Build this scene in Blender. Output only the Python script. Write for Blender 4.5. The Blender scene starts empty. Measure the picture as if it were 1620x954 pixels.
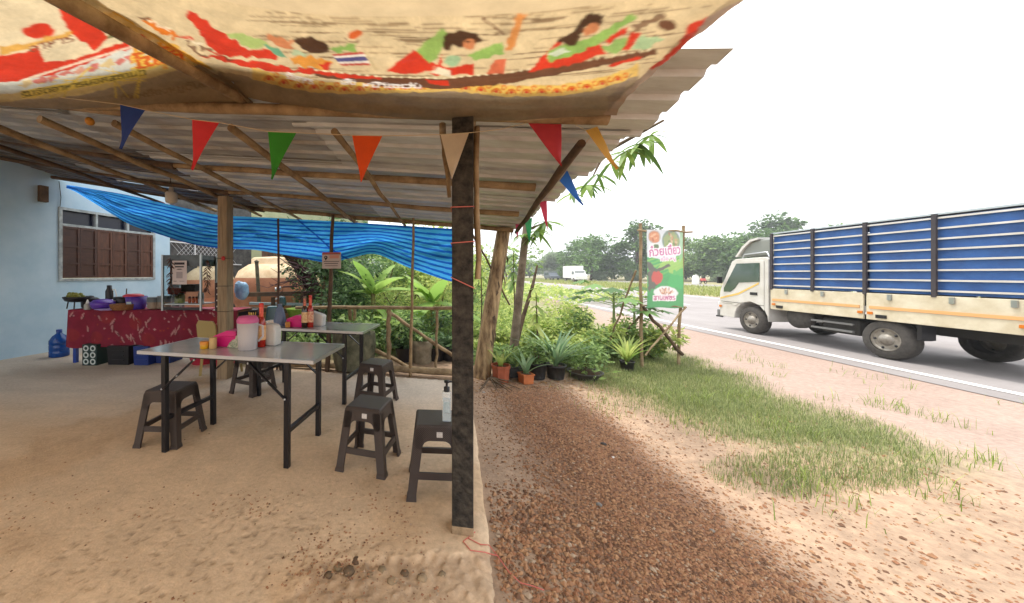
import bpy, bmesh, math, random
import numpy as np
from mathutils import Vector, Matrix
from math import radians as R, pi, sin, cos
random.seed(7); RNG = np.random.default_rng(7)
SC = bpy.context.scene; COL = SC.collection

# ---------------------------------------------------------------- camera, sky, sun, exposure
F, CX, HY, CAMH = 545.0, 636.0, 433.0, 1.45
cam = bpy.data.cameras.new('camera'); camo = bpy.data.objects.new('camera', cam); COL.objects.link(camo)
camo.location = (0, 0, CAMH); camo.rotation_euler = (pi/2, 0, 0)
cam.sensor_width = 36; cam.lens = F/1620*36; cam.clip_end = 3000; cam.clip_start = .02
cam.shift_x = (810-CX)/1620; cam.shift_y = -(477-HY)/1620
SC.camera = camo
SUN_DIR = Vector((.22, -.20, -1)).normalized()          # the way the light travels
SUN_EL = math.asin(-SUN_DIR.z); SUN_AZ = math.atan2(-SUN_DIR.x, -SUN_DIR.y)
W = bpy.data.worlds.new('World'); SC.world = W; W.use_nodes = True
nt = W.node_tree; bgn = nt.nodes['Background']
sky = nt.nodes.new('ShaderNodeTexSky'); sky.sky_type = 'NISHITA'; sky.sun_disc = False
sky.sun_elevation = SUN_EL; sky.sun_rotation = SUN_AZ; sky.dust_density = 6; sky.air_density = 1.0; sky.ozone_density = 1
hs = nt.nodes.new('ShaderNodeHueSaturation'); hs.inputs['Saturation'].default_value = .22; hs.inputs['Value'].default_value = 1.0
nt.links.new(sky.outputs[0], hs.inputs['Color']); mxs = nt.nodes.new('ShaderNodeMix'); mxs.data_type = 'RGBA'; mxs.inputs['Factor'].default_value = .8; mxs.inputs[7].default_value = (6.6, 6.7, 6.9, 1)   # thin white overcast over the sky
nt.links.new(hs.outputs[0], mxs.inputs[6]); nt.links.new(mxs.outputs[2], bgn.inputs['Color'])
bgn.inputs['Strength'].default_value = .15
sl = bpy.data.lights.new('sun', 'SUN'); sl.energy = 1.45; sl.angle = R(9); sl.color = (1, .95, .87)
so = bpy.data.objects.new('sun', sl); COL.objects.link(so); so.rotation_euler = SUN_DIR.to_track_quat('-Z', 'Y').to_euler()
SC.view_settings.view_transform = 'Standard'; SC.view_settings.look = 'None'
SC.view_settings.exposure = 1.3; SC.view_settings.gamma = 1
SC.cycles.max_bounces = 8; SC.cycles.diffuse_bounces = 5; SC.cycles.transmission_bounces = 6; SC.cycles.transparent_max_bounces = 8
SC.cycles.caustics_reflective = False; SC.cycles.caustics_refractive = False

# ---------------------------------------------------------------- helpers
def G(u, v, z=0.0):
    Y = F*(CAMH-z)/(v-HY); return Vector(((u-CX)*Y/F, Y, z))
def P(u, v, Y): return Vector(((u-CX)*Y/F, Y, CAMH-(v-HY)*Y/F))
def lin(c):
    if isinstance(c, str): c = tuple(int(c[i:i+2], 16)/255 for i in (0, 2, 4))
    return tuple((x/12.92 if x <= .04045 else ((x+.055)/1.055)**2.4) for x in c)
MATS = {}
def mat(name, c, rough=.7, metal=0, var=0, c2=None, scale=8, bump=0, bscale=40, trans=0, transl=0, alpha=1, spec=.5, attr=None, coat=0, ior=1.45, stretch=None, emit=0):
    """principled material with a noise between two colours, a noise bump, and where asked a translucent share or a colour attribute"""
    if name in MATS: return MATS[name]
    m = bpy.data.materials.new(name); m.use_nodes = True; t = m.node_tree; n = t.nodes; b = n['Principled BSDF']
    col = lin(c); b.inputs['Roughness'].default_value = rough; b.inputs['Metallic'].default_value = metal
    b.inputs['Specular IOR Level'].default_value = spec; b.inputs['IOR'].default_value = ior
    b.inputs['Base Color'].default_value = (*col, 1)
    b.inputs['Coat Weight'].default_value = coat; b.inputs['Coat Roughness'].default_value = .15
    if trans: b.inputs['Transmission Weight'].default_value = trans
    if alpha < 1: b.inputs['Alpha'].default_value = alpha
    tc = n.new('ShaderNodeTexCoord'); vec = tc.outputs['Object']
    if stretch:
        mp = n.new('ShaderNodeMapping'); mp.inputs['Scale'].default_value = stretch; t.links.new(vec, mp.inputs[0]); vec = mp.outputs[0]
    out = None
    if attr:
        a = n.new('ShaderNodeAttribute'); a.attribute_name = attr; out = a.outputs['Color']
    if c2 is not None or var:
        no = n.new('ShaderNodeTexNoise'); no.inputs['Scale'].default_value = scale; no.inputs['Detail'].default_value = 6; no.inputs['Roughness'].default_value = .65
        t.links.new(vec, no.inputs['Vector'])
        rp = n.new('ShaderNodeValToRGB'); rp.color_ramp.elements[0].position = .35; rp.color_ramp.elements[1].position = .68
        t.links.new(no.outputs['Fac'], rp.inputs[0])
        if attr:
            rp.color_ramp.elements[0].color = (1-var, 1-var, 1-var, 1); rp.color_ramp.elements[1].color = (1+var*.3,)*3+(1,)
            mx = n.new('ShaderNodeMix'); mx.data_type = 'RGBA'; mx.blend_type = 'MULTIPLY'; mx.inputs['Factor'].default_value = 1
            t.links.new(out, mx.inputs[6]); t.links.new(rp.outputs[0], mx.inputs[7]); out = mx.outputs[2]
        else:
            d = lin(c2) if c2 is not None else tuple(x*(1-var) for x in col)
            rp.color_ramp.elements[0].color = (*d, 1); rp.color_ramp.elements[1].color = (*col, 1); out = rp.outputs[0]
    if out is not None: t.links.new(out, b.inputs['Base Color'])
    if bump:
        nb = n.new('ShaderNodeTexNoise'); nb.inputs['Scale'].default_value = bscale; nb.inputs['Detail'].default_value = 5
        t.links.new(vec, nb.inputs['Vector'])
        bp = n.new('ShaderNodeBump'); bp.inputs['Strength'].default_value = bump; bp.inputs['Distance'].default_value = .01
        t.links.new(nb.outputs['Fac'], bp.inputs['Height']); t.links.new(bp.outputs[0], b.inputs['Normal'])
    if transl:
        tr = n.new('ShaderNodeBsdfTranslucent'); mixs = n.new('ShaderNodeMixShader'); mixs.inputs[0].default_value = transl
        tr.inputs['Color'].default_value = (*col, 1)
        if out is not None: t.links.new(out, tr.inputs['Color'])
        t.links.new(b.outputs[0], mixs.inputs[1]); t.links.new(tr.outputs[0], mixs.inputs[2])
        t.links.new(mixs.outputs[0], n['Material Output'].inputs['Surface'])
    if emit:
        b.inputs['Emission Color'].default_value = (*col, 1); b.inputs['Emission Strength'].default_value = emit
    MATS[name] = m; return m
def leafmat(name, dark, light, transl=.4, rough=.5):
    """leaf colour runs between two greens by a random value stored on each leaf"""
    if name in MATS: return MATS[name]
    m = bpy.data.materials.new(name); m.use_nodes = True; t = m.node_tree; n = t.nodes; b = n['Principled BSDF']
    a = n.new('ShaderNodeAttribute'); a.attribute_name = 'tint'
    rp = n.new('ShaderNodeValToRGB'); rp.color_ramp.elements[0].color = (*lin(dark), 1); rp.color_ramp.elements[1].color = (*lin(light), 1)
    t.links.new(a.outputs['Fac'], rp.inputs[0]); t.links.new(rp.outputs[0], b.inputs['Base Color'])
    b.inputs['Roughness'].default_value = rough; b.inputs['Specular IOR Level'].default_value = .35
    tr = n.new('ShaderNodeBsdfTranslucent'); mx = n.new('ShaderNodeMixShader'); mx.inputs[0].default_value = transl
    t.links.new(rp.outputs[0], tr.inputs['Color']); t.links.new(b.outputs[0], mx.inputs[1]); t.links.new(tr.outputs[0], mx.inputs[2])
    t.links.new(mx.outputs[0], n['Material Output'].inputs['Surface'])
    MATS[name] = m; return m

def tag(o, label=None, cat=None, group=None, kind=None):
    for k, v in (('label', label), ('category', cat), ('group', group), ('kind', kind)):
        if v: o[k] = v
    return o
def empty(name, label, cat, loc=(0, 0, 0), rz=0, group=None):
    o = bpy.data.objects.new(name, None); COL.objects.link(o); o.location = loc; o.rotation_euler = (0, 0, rz); o.empty_display_size = .1
    return tag(o, label, cat, group)
def origin(o):
    v = Vector((0, 0, 0))
    while o is not None: v += o.location; o = o.parent
    return v
def kids(o): return [c for c in COL.objects if c.parent == o]
def copy_tree(o, parent=None):
    c = o.copy(); COL.objects.link(c); c.parent = parent
    for ch in list(o.children): copy_tree(ch, c)
    return c
def link(name, me, parent=None, m=None, world=False):
    if m is not None and not me.materials: me.materials.append(m)
    o = bpy.data.objects.new(name, me); COL.objects.link(o)
    if parent is not None:
        o.parent = parent
        if world: me.transform(Matrix.Translation(-origin(parent)))
    return o
class MB:
    """collects simple shapes and links them as one mesh object"""
    def __init__(s): s.v = []; s.f = []; s.sm = []
    def add(s, vs, fs, smooth=False):
        k = len(s.v); s.v += [tuple(x) for x in vs]; s.f += [tuple(i+k for i in f) for f in fs]; s.sm += [smooth]*len(fs); return s
    def box(s, c, d, rz=0, rot=None, taper=1, tapery=None):
        x, y, z = (e/2 for e in d); ty = taper if tapery is None else tapery
        vs = [(-x, -y, -z), (x, -y, -z), (x, y, -z), (-x, y, -z), (-x*taper, -y*ty, z), (x*taper, -y*ty, z), (x*taper, y*ty, z), (-x*taper, y*ty, z)]
        M = rot if rot is not None else Matrix.Rotation(rz, 3, 'Z')
        c = Vector(c); return s.add([M @ Vector(v) + c for v in vs], [(0, 3, 2, 1), (4, 5, 6, 7), (0, 1, 5, 4), (1, 2, 6, 5), (2, 3, 7, 6), (3, 0, 4, 7)])
    def bar(s, a, b, w, h=None):
        """square bar from a to b"""
        a, b = Vector(a), Vector(b); d = b-a; q = d.to_track_quat('Z', 'Y').to_matrix()
        return s.box((a+b)/2, (w, h or w, d.length), rot=q)
    def tube(s, pts, rad, n=8, caps=True):
        pts = [Vector(p) for p in pts]; k = len(pts)
        if not hasattr(rad, '__len__'): rad = [rad]*k
        vs = []; ref = None
        for i, p in enumerate(pts):
            d = (pts[min(i+1, k-1)]-pts[max(i-1, 0)])
            d = d.normalized() if d.length > 1e-9 else Vector((0, 0, 1))
            if ref is None: ref = Vector((1, 0, 0)) if abs(d.x) < .8 else Vector((0, 1, 0))
            x = (ref - d*ref.dot(d)).normalized(); ref = x; y = d.cross(x)
            vs += [p + (x*cos(2*pi*j/n)+y*sin(2*pi*j/n))*rad[i] for j in range(n)]
        fs = [(i*n+j, i*n+(j+1) % n, (i+1)*n+(j+1) % n, (i+1)*n+j) for i in range(k-1) for j in range(n)]
        s.add(vs, fs, True)
        if caps:
            s.add(vs[:n], [tuple(reversed(range(n)))]); s.add(vs[-n:], [tuple(range(n))])
        return s
    def lathe(s, prof, c=(0, 0, 0), n=20, smooth=True, rot=0, caps=True):
        c = Vector(c); vs = []
        for r, z in prof: vs += [c+Vector((r*cos(2*pi*j/n+rot), r*sin(2*pi*j/n+rot), z)) for j in range(n)]
        k = len(prof); fs = [(i*n+j, i*n+(j+1) % n, (i+1)*n+(j+1) % n, (i+1)*n+j) for i in range(k-1) for j in range(n)]
        s.add(vs, fs, smooth)
        if caps and prof[0][0] > 1e-4: s.add(vs[:n], [tuple(reversed(range(n)))])
        if caps and prof[-1][0] > 1e-4: s.add(vs[-n:], [tuple(range(n))])
        return s
    def prism(s, poly, o, ux, uy, th):
        """polygon in the plane (o, ux, uy) pushed th along ux x uy"""
        o, ux, uy = Vector(o), Vector(ux).normalized(), Vector(uy).normalized(); nn = ux.cross(uy).normalized()*th
        a = [o+ux*x+uy*y for x, y in poly]; b = [p+nn for p in a]; n = len(poly)
        return s.add(a+b, [tuple(reversed(range(n))), tuple(range(n, 2*n))]+[(i, (i+1) % n, n+(i+1) % n, n+i) for i in range(n)])
    def ball(s, c, r, n=12, m=7):
        rr = r if hasattr(r, '__len__') else (r, r, r); c = Vector(c); vs = []
        for i in range(m+1):
            a = pi*i/m-pi/2
            vs += [c+Vector((rr[0]*cos(a)*cos(2*pi*j/n), rr[1]*cos(a)*sin(2*pi*j/n), rr[2]*sin(a))) for j in range(n)]
        return s.add(vs, [(i*n+j, i*n+(j+1) % n, (i+1)*n+(j+1) % n, (i+1)*n+j) for i in range(m) for j in range(n)], True)
    def build(s, name, m, parent=None, world=False, bevel=0, label=None, cat=None, group=None, kind=None):
        me = bpy.data.meshes.new(name); me.from_pydata(s.v, [], s.f)
        me.polygons.foreach_set('use_smooth', s.sm); me.validate(); me.update()
        o = link(name, me, parent, m, world)
        if bevel:
            b = o.modifiers.new('bevel', 'BEVEL'); b.width = bevel; b.segments = 2; b.limit_method = 'ANGLE'; b.angle_limit = R(40)
        return tag(o, label, cat, group, kind)
def npmesh(name, V, Fa, m=None, parent=None, world=False, attr=None, smooth=False):
    """mesh from numpy arrays; attr = {name: (n,) or (n,3) per point}"""
    V = np.asarray(V, np.float32); Fa = np.asarray(Fa, np.int32); k = Fa.shape[1]
    if parent is not None and world: V = V-np.array(origin(parent), np.float32)
    me = bpy.data.meshes.new(name); me.vertices.add(len(V)); me.vertices.foreach_set('co', V.ravel())
    me.loops.add(Fa.size); me.loops.foreach_set('vertex_index', Fa.ravel())
    me.polygons.add(len(Fa)); me.polygons.foreach_set('loop_start', np.arange(0, Fa.size, k, dtype=np.int32))
    me.polygons.foreach_set('use_smooth', np.full(len(Fa), smooth))
    me.update(calc_edges=True)
    for an, a in (attr or {}).items():
        a = np.asarray(a, np.float32)
        if a.ndim == 1: at = me.attributes.new(an, 'FLOAT', 'POINT'); at.data.foreach_set('value', a)
        else:
            at = me.attributes.new(an, 'FLOAT_COLOR', 'POINT'); at.data.foreach_set('color', np.c_[a, np.ones(len(a))].astype(np.float32).ravel())
    return link(name, me, parent, m)
def grid_faces(nx, ny):
    """vertices laid out [iy*nx+ix]"""
    i = np.arange(ny-1)[:, None]*nx+np.arange(nx-1)[None, :]
    i = i.ravel(); return np.c_[i, i+1, i+1+nx, i+nx]
# value noise
_T = RNG.random((256, 256))
def vnoise(x, y):
    x = np.asarray(x, float); y = np.asarray(y, float); xi = np.floor(x).astype(int); yi = np.floor(y).astype(int); fx = x-xi; fy = y-yi
    fx = fx*fx*(3-2*fx); fy = fy*fy*(3-2*fy)
    g = lambda a, b: _T[a & 255, b & 255]
    return (g(xi, yi)*(1-fx)+g(xi+1, yi)*fx)*(1-fy)+(g(xi, yi+1)*(1-fx)+g(xi+1, yi+1)*fx)*fy
def fbm(x, y, o=4):
    s = 0; a = .5
    for k in range(o): s = s+a*vnoise(x*2**k+17*k, y*2**k+5*k); a *= .5
    return s/(1-.5**o)
def sstep(a, b, x): t = np.clip((x-a)/(b-a), 0, 1); return t*t*(3-2*t)
def leaves(centres, size, up=.3, asp=.45, droop=.0, jitter=.4, dirs=None, rng=RNG):
    """one folded four-cornered leaf at each centre; returns V, F, tint"""
    C = np.asarray(centres, float); n = len(C)
    d = rng.normal(size=(n, 3)) if dirs is None else np.asarray(dirs)+rng.normal(size=(n, 3))*.35
    d[:, 2] = d[:, 2]*.6-droop; d /= np.linalg.norm(d, axis=1)[:, None]+1e-9
    nn = rng.normal(size=(n, 3))*.6+np.array([0, 0, 1.0]); s = np.cross(d, nn); s /= np.linalg.norm(s, axis=1)[:, None]+1e-9
    nn = np.cross(s, d)
    L = size*(1+jitter*(rng.random(n)*2-1)); w = L*asp
    a = C; mid = C+d*(L*.45)[:, None]-nn*(L*.05)[:, None]; t = C+d*L[:, None]-nn*(L*.10)[:, None]
    V = np.stack([a, mid+s*(w/2)[:, None]+nn*(w*.15)[:, None], t, mid-s*(w/2)[:, None]+nn*(w*.15)[:, None]], 1).reshape(-1, 3)
    return V, np.arange(4*n).reshape(-1, 4), np.repeat(rng.random(n), 4)
def blades(base, h, w, lean=.35, rng=RNG, dirs=None):
    """grass blades: two quads narrowing to a tip"""
    B = np.asarray(base, float); n = len(B); a = rng.random(n)*2*pi
    d = np.c_[np.cos(a), np.sin(a), np.zeros(n)]; s = np.c_[-np.sin(a), np.cos(a), np.zeros(n)]
    H = h*(.5+rng.random(n)); l = H*lean*(rng.random(n)*1.6); z = np.array([0, 0, 1.0])
    ww = (w*(.6+.8*rng.random(n)))[:, None]
    m = B+z*(H*.6)[:, None]+d*(l*.35)[:, None]; t = B+z*(H*(1-.25*rng.random(n)*lean))[:, None]+d*l[:, None]
    V = np.stack([B-s*ww/2, B+s*ww/2, m+s*ww*.4, m-s*ww*.4, t+s*ww*.06, t-s*ww*.06], 1).reshape(-1, 3)
    k = np.arange(n)[:, None]*6
    Fq = np.concatenate([k+np.array([0, 1, 2, 3]), k+np.array([3, 2, 4, 5])])
    return V, Fq, np.repeat(rng.random(n), 6)
_TXT = {}
def text_tris(body):
    """triangles (n,3,2) of a line of text set one unit high, from 0 rightwards"""
    if body in _TXT: return _TXT[body]
    c = bpy.data.curves.new('lettering', 'FONT'); c.body = body; c.size = 1.0; c.resolution_u = 1
    o = bpy.data.objects.new('lettering', c); COL.objects.link(o)
    me = o.evaluated_get(bpy.context.evaluated_depsgraph_get()).to_mesh(); me.calc_loop_triangles()
    v = np.array([x.co[:2] for x in me.vertices]).reshape(-1, 2); t = np.array([x.vertices[:] for x in me.loop_triangles], int).reshape(-1, 3)
    r = v[t] if len(t) else np.zeros((0, 3, 2)); o.evaluated_get(bpy.context.evaluated_depsgraph_get()).to_mesh_clear()
    bpy.data.objects.remove(o); _TXT[body] = r; return r
class Paint:
    """flat print stored as point colours of a fine grid: x runs right, y runs up"""
    def __init__(s, xs, ys, base): s.xs, s.ys = xs, ys; s.X, s.Y = np.meshgrid(xs, ys); s.c = np.zeros(s.X.shape+(3,)); s.c[:] = lin(base)
    def put(s, mk, col, a=1.0):
        a = np.asarray(a)*mk; s.c = s.c*(1-a[..., None])+np.array(lin(col))*a[..., None]; return s
    def poly(s, pts, col, a=1.0, wob=0):
        fq = getattr(s, 'fq', 25); X = s.X+(wob*(vnoise(s.X*fq, s.Y*fq)-.5) if wob else 0); Y = s.Y+(wob*(vnoise(s.X*fq+40, s.Y*fq)-.5) if wob else 0)
        ins = np.zeros(s.X.shape, bool); n = len(pts)
        for i in range(n):
            (x0, y0), (x1, y1) = pts[i], pts[(i+1) % n]
            if y0 == y1: continue
            ins ^= ((y0 > Y) != (y1 > Y)) & (X < (x1-x0)*(Y-y0)/(y1-y0)+x0)
        return s.put(ins.astype(float), col, a)
    def ell(s, c, r, col, a=1.0, rot=0, wob=0):
        x = s.X-c[0]; y = s.Y-c[1]; x, y = x*cos(rot)+y*sin(rot), -x*sin(rot)+y*cos(rot)
        d = np.hypot(x/r[0], y/r[1])+wob*(vnoise(s.X*getattr(s, 'fq', 25), s.Y*getattr(s, 'fq', 25))-.5)
        return s.put(1-sstep(.93, 1.05, d), col, a)
    def ring(s, c, r, w, col, a0=0, a1=2*pi):
        x = s.X-c[0]; y = s.Y-c[1]; d = np.hypot(x, y); an = np.arctan2(y, x) % (2*pi)
        return s.put(((abs(d-r) < w) & (an >= a0) & (an <= a1)).astype(float), col)
    def text(s, body, x, y, h, col, width=None, grow=0, mirror=False, rot=0, slant=0):
        T = text_tris(body)
        if not len(T): return s
        T = T-T.reshape(-1, 2).min(0)*np.array([1, 0]); w0 = T[..., 0].max(); sx = h if width is None else width/w0
        T = T*np.array([sx, h]); T[..., 0] += T[..., 1]*slant
        if mirror: T[..., 0] = w0*sx-T[..., 0]
        c, q = cos(rot), sin(rot); T = np.stack([T[..., 0]*c-T[..., 1]*q, T[..., 0]*q+T[..., 1]*c], -1)+np.array([x, y])
        mk = np.zeros(s.X.shape)
        for t in T:
            lo = t.min(0)-grow-.004; hi = t.max(0)+grow+.004
            i0, i1 = np.searchsorted(s.xs, (lo[0], hi[0])); j0, j1 = np.searchsorted(s.ys, (lo[1], hi[1]))
            if i0 >= i1 or j0 >= j1: continue
            X, Y = s.X[j0:j1, i0:i1], s.Y[j0:j1, i0:i1]
            e = [(t[(k+1) % 3][0]-t[k][0])*(Y-t[k][1])-(t[(k+1) % 3][1]-t[k][1])*(X-t[k][0]) for k in range(3)]
            ln = [np.hypot(*(t[(k+1) % 3]-t[k]))+1e-9 for k in range(3)]; g = grow+.0012
            sg = 1 if (t[1][0]-t[0][0])*(t[2][1]-t[0][1])-(t[1][1]-t[0][1])*(t[2][0]-t[0][0]) > 0 else -1
            ins = np.ones(X.shape, bool)
            for k in range(3): ins &= sg*e[k]/ln[k] > -g
            mk[j0:j1, i0:i1] = np.maximum(mk[j0:j1, i0:i1], ins)
        return s.put(mk, col)
    def textp(s, body, x, y, h, width, col, rot=0, grow=0):
        T = text_tris(body)
        if not len(T): return s
        w0 = T[..., 0].max(); T = T*np.array([width/w0, -h]); c, q = cos(rot), sin(rot)
        T = np.stack([T[..., 0]*c-T[..., 1]*q, T[..., 0]*q+T[..., 1]*c], -1)+np.array([x, y])
        lo = T.reshape(-1, 2).min(0)-grow; hi = T.reshape(-1, 2).max(0)+grow
        idx = np.nonzero((s.X > lo[0]) & (s.X < hi[0]) & (s.Y > lo[1]) & (s.Y < hi[1])); X, Y = s.X[idx], s.Y[idx]; m = np.zeros(X.shape, bool)
        for t in T:
            sg = 1 if (t[1][0]-t[0][0])*(t[2][1]-t[0][1])-(t[1][1]-t[0][1])*(t[2][0]-t[0][0]) > 0 else -1; ins = np.ones(X.shape, bool)
            for k in range(3):
                e = t[(k+1) % 3]-t[k]; ins &= sg*(e[0]*(Y-t[k][1])-e[1]*(X-t[k][0]))/(np.hypot(*e)+1e-9) > -(grow+.25)
            m |= ins
        mk = np.zeros(s.X.shape); mk[idx] = m; return s.put(mk, col)
    def fade(s, amt=.25, k=4):
        n = fbm(s.X*k, s.Y*k, 5)[..., None]; s.c = s.c*(1-amt*(n-.2)); return s
    def soften(s, k=1):
        for _ in range(k):
            p = np.pad(s.c, ((1, 1), (1, 1), (0, 0)), 'edge'); s.c = (p[1:-1, 1:-1]*2+p[:-2, 1:-1]+p[2:, 1:-1]+p[1:-1, :-2]+p[1:-1, 2:])/6
        return s
    def cols(s): return s.c.reshape(-1, 3)

# ---------------------------------------------------------------- ground: one sheet, fine near the camera
def axis(lo, hi, step, far0, far1, g=1.35):
    a = list(np.arange(lo, hi+step/2, step)); s = step; x = a[-1]
    while x < far1: s *= g; x += s; a.append(x)
    s = step; x = a[0]
    while x > far0: s *= g; x -= s; a.insert(0, x)
    return np.array(a)
gx = axis(-1.2, 4.6, .02, -900, 900); gy = axis(1.35, 6.2, .02, -60, 1500)
X, Y = np.meshgrid(gx, gy)
lane = np.exp(-(np.abs(X-(1.40+.085*(Y-1.6))+.25*(fbm(X*1.5+7, Y*1.5, 3)-.5))/.47)**3)*sstep(4.8, 4.0, Y)            # gravel lane along the slab
ruts = .035*lane+.018*(fbm(X*1.3, Y*1.3, 5)-.5)+.010*(fbm(X*9, Y*9, 4)-.5)
near = sstep(7, 5, abs(X-1.5))*sstep(9, 7, Y)
Z = -.035+ruts*near
Z += .10*sstep(4.9, 5.4, Y+.2*(X-1))*sstep(2.6, 2.0, X)*near                    # low bank under the fence
rd = sstep(5.2, 6.2, X-.1*Y)*sstep(18.6, 17.6, X-.1*Y); Z = Z*(1-rd)-.004*rd
grassy = np.clip(sstep(2.3, 3.2, X-.25*(4.6-Y)+.5*(fbm(X*.9, Y*.9, 4)-.5))*sstep(2.5, 3.4, Y+.25*(X-3)), 0, 1)*sstep(4.9, 4.2, X-.2*(Y-3.8)+.6*(fbm(X, Y, 3)-.5))
wild = sstep(5.2, 6.0, Y)*sstep(4.6, 3.8, X-.1*(Y-4.7)); wild = np.maximum(wild, (X > 17.4+.1*Y)*1.0)
grassy = np.maximum(grassy*sstep(.8, .45, np.hypot((X-3.6)/1.25, (Y-3.35)/.42)*0), wild)
pink = sstep(4.0, 5.2, X-.1*(Y-4.7)+.5*(fbm(X, Y, 3)-.5))*(X < 17.4+.1*Y)
sand, brown, lat, grn = (np.array(lin(c)) for c in ('a88e76', '84604a', 'a08a7d', '707a48'))
n1 = fbm(X*2.2, Y*2.2, 5)[..., None]; n2 = fbm(X*14, Y*14, 4)[..., None]
colr = sand*(.72+.5*n1)*(.8+.4*n2); g_ = np.clip(lane*1.15+.25*(n1[..., 0]-.5), 0, 1)[..., None]
colr = colr*(1-g_)+brown*(.6+.7*n2)*g_
dk = (sstep(.55, .35, np.hypot((X-.75)/.3, (Y-2.05)/.35)+.5*(n2[..., 0]-.5)))[..., None]
colr = colr*(1-.5*dk)+.5*dk*np.array(lin('5d3524'))
colr = colr*(1-pink[..., None])+lat*(.85+.3*n1)*pink[..., None]
colr = colr*(1-grassy[..., None]*.62)+grn*(.6+.8*n2)*grassy[..., None]*.62
GM = mat('earth', 'b58a5e', .95, attr='tone', var=.25, scale=22, bump=.5, bscale=60)
tag(npmesh('ground', np.c_[X.ravel(), Y.ravel(), Z.ravel()], grid_faces(len(gx), len(gy)), GM, attr={'tone': colr.reshape(-1, 3)}, smooth=True), kind='structure')
def ground_z(x, y):
    i = int(np.clip(np.searchsorted(gx, x), 0, len(gx)-1)); j = int(np.clip(np.searchsorted(gy, y), 0, len(gy)-1)); return float(Z[j, i])

# ---------------------------------------------------------------- concrete floor, worn and pitted, with a broken front edge
def slab_edge(y): return .43+.157*(y-1.6)
sx = np.concatenate([np.arange(-14, -3.2, .25), np.arange(-3.2, 1.1, .0125)]); sy = np.concatenate([np.arange(-2.5, 1.3, .3), np.arange(1.3, 3.2, .0125), np.arange(3.2, 5.6, .03), np.arange(5.6, 12, .3)])
X, Y = np.meshgrid(sx, sy)
X0 = X.copy()
wob = .025*(fbm(X*5, Y*5, 4)-.5)
top = 4.86-.215*(X+.1)
edge = slab_edge(Y)+wob-X
keep = (edge > -.05) & ((Y < top+wob) | (X < -2.9))
nn_ = np.minimum((X+.46-.22*(1.8-Y)+.25*(fbm(X*7, Y*7, 4)-.5))*.8, 1.765+.05*(X-.1)+.13*(fbm(X*6+9, Y*6, 5)-.5)+.05*(fbm(X*25, Y*25, 3)-.5)-Y)
notch = sstep(-.006, .016, nn_)
worn = sstep(2.9, 1.7, Y+.9*(fbm(X*1.1, Y*1.1, 3)-.5)+.15*abs(X+.6))
pit = sstep(.72, .84, fbm(X*38, Y*38+X*3, 3)+.10*worn+.16*(fbm(X*3, Y*3, 3)-.5))*worn
zz = .004*(fbm(X*1.2, Y*1.2, 4)-.5)+.002*(fbm(X*22, Y*22, 3)-.5)*(.3+worn)-.006*pit
zz -= .014*sstep(.06, .0, edge)+.10*sstep(.006, -.035, edge)+notch*(.017+.012*(fbm(X*20, Y*20, 4)-.5)-.010*sstep(.66, .74, vnoise(X*33, Y*33)))
tan, gry, dirt = (np.array(lin(c)) for c in ('d0b697', 'c9c0b4', 'b89670'))
n1 = fbm(X*.9, Y*.9, 5)[..., None]; n2 = fbm(X*7, Y*7, 5)[..., None]
gm = sstep(3.0, 4.4, Y+.8*(n1[..., 0]-.5))[..., None]*.75
colr = tan*(1-gm)+gry*gm; dm = np.clip(1.5*sstep(.5, .68, n1)+.0*n2, 0, 1)*.5
colr = (colr*(1-dm)+dirt*dm)*(.84+.32*n2); colr = colr*(1-.30*pit[..., None]); nt_ = notch[..., None]*.75; colr = colr*(1-nt_)+np.array(lin('b0967a'))*(.6+.8*fbm(X*18, Y*18, 4)[..., None])*nt_
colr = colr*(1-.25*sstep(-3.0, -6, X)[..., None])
k = keep; q = grid_faces(len(sx), len(sy)); q = q[k.ravel()[q].all(1)]
V = np.c_[X.ravel(), Y.ravel(), zz.ravel()]
# skirt round the open edge
from collections import Counter
ed = Counter(); 
for a, b in ((0, 1), (1, 2), (2, 3), (3, 0)):
    for e in map(tuple, q[:, [a, b]]): ed[(min(e), max(e))] += 1
dirs_ = {}
for a, b in ((0, 1), (1, 2), (2, 3), (3, 0)):
    for e in map(tuple, q[:, [a, b]]):
        if ed[(min(e), max(e))] == 1: dirs_[e] = 1
ring = sorted({i for e in dirs_ for i in e}); low = {i: len(V)+k for k, i in enumerate(ring)}
LV = V[ring].copy(); LV[:, 2] = -.12; V = np.r_[V, LV]; cc = np.r_[colr.reshape(-1, 3), colr.reshape(-1, 3)[ring]*.7]
q = np.r_[q, np.array([(b, a, low[a], low[b]) for a, b in dirs_])]
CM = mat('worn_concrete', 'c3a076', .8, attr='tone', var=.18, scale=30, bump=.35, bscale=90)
tag(npmesh('concrete_floor', V, q, CM, attr={'tone': cc}, smooth=True), kind='structure')

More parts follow.
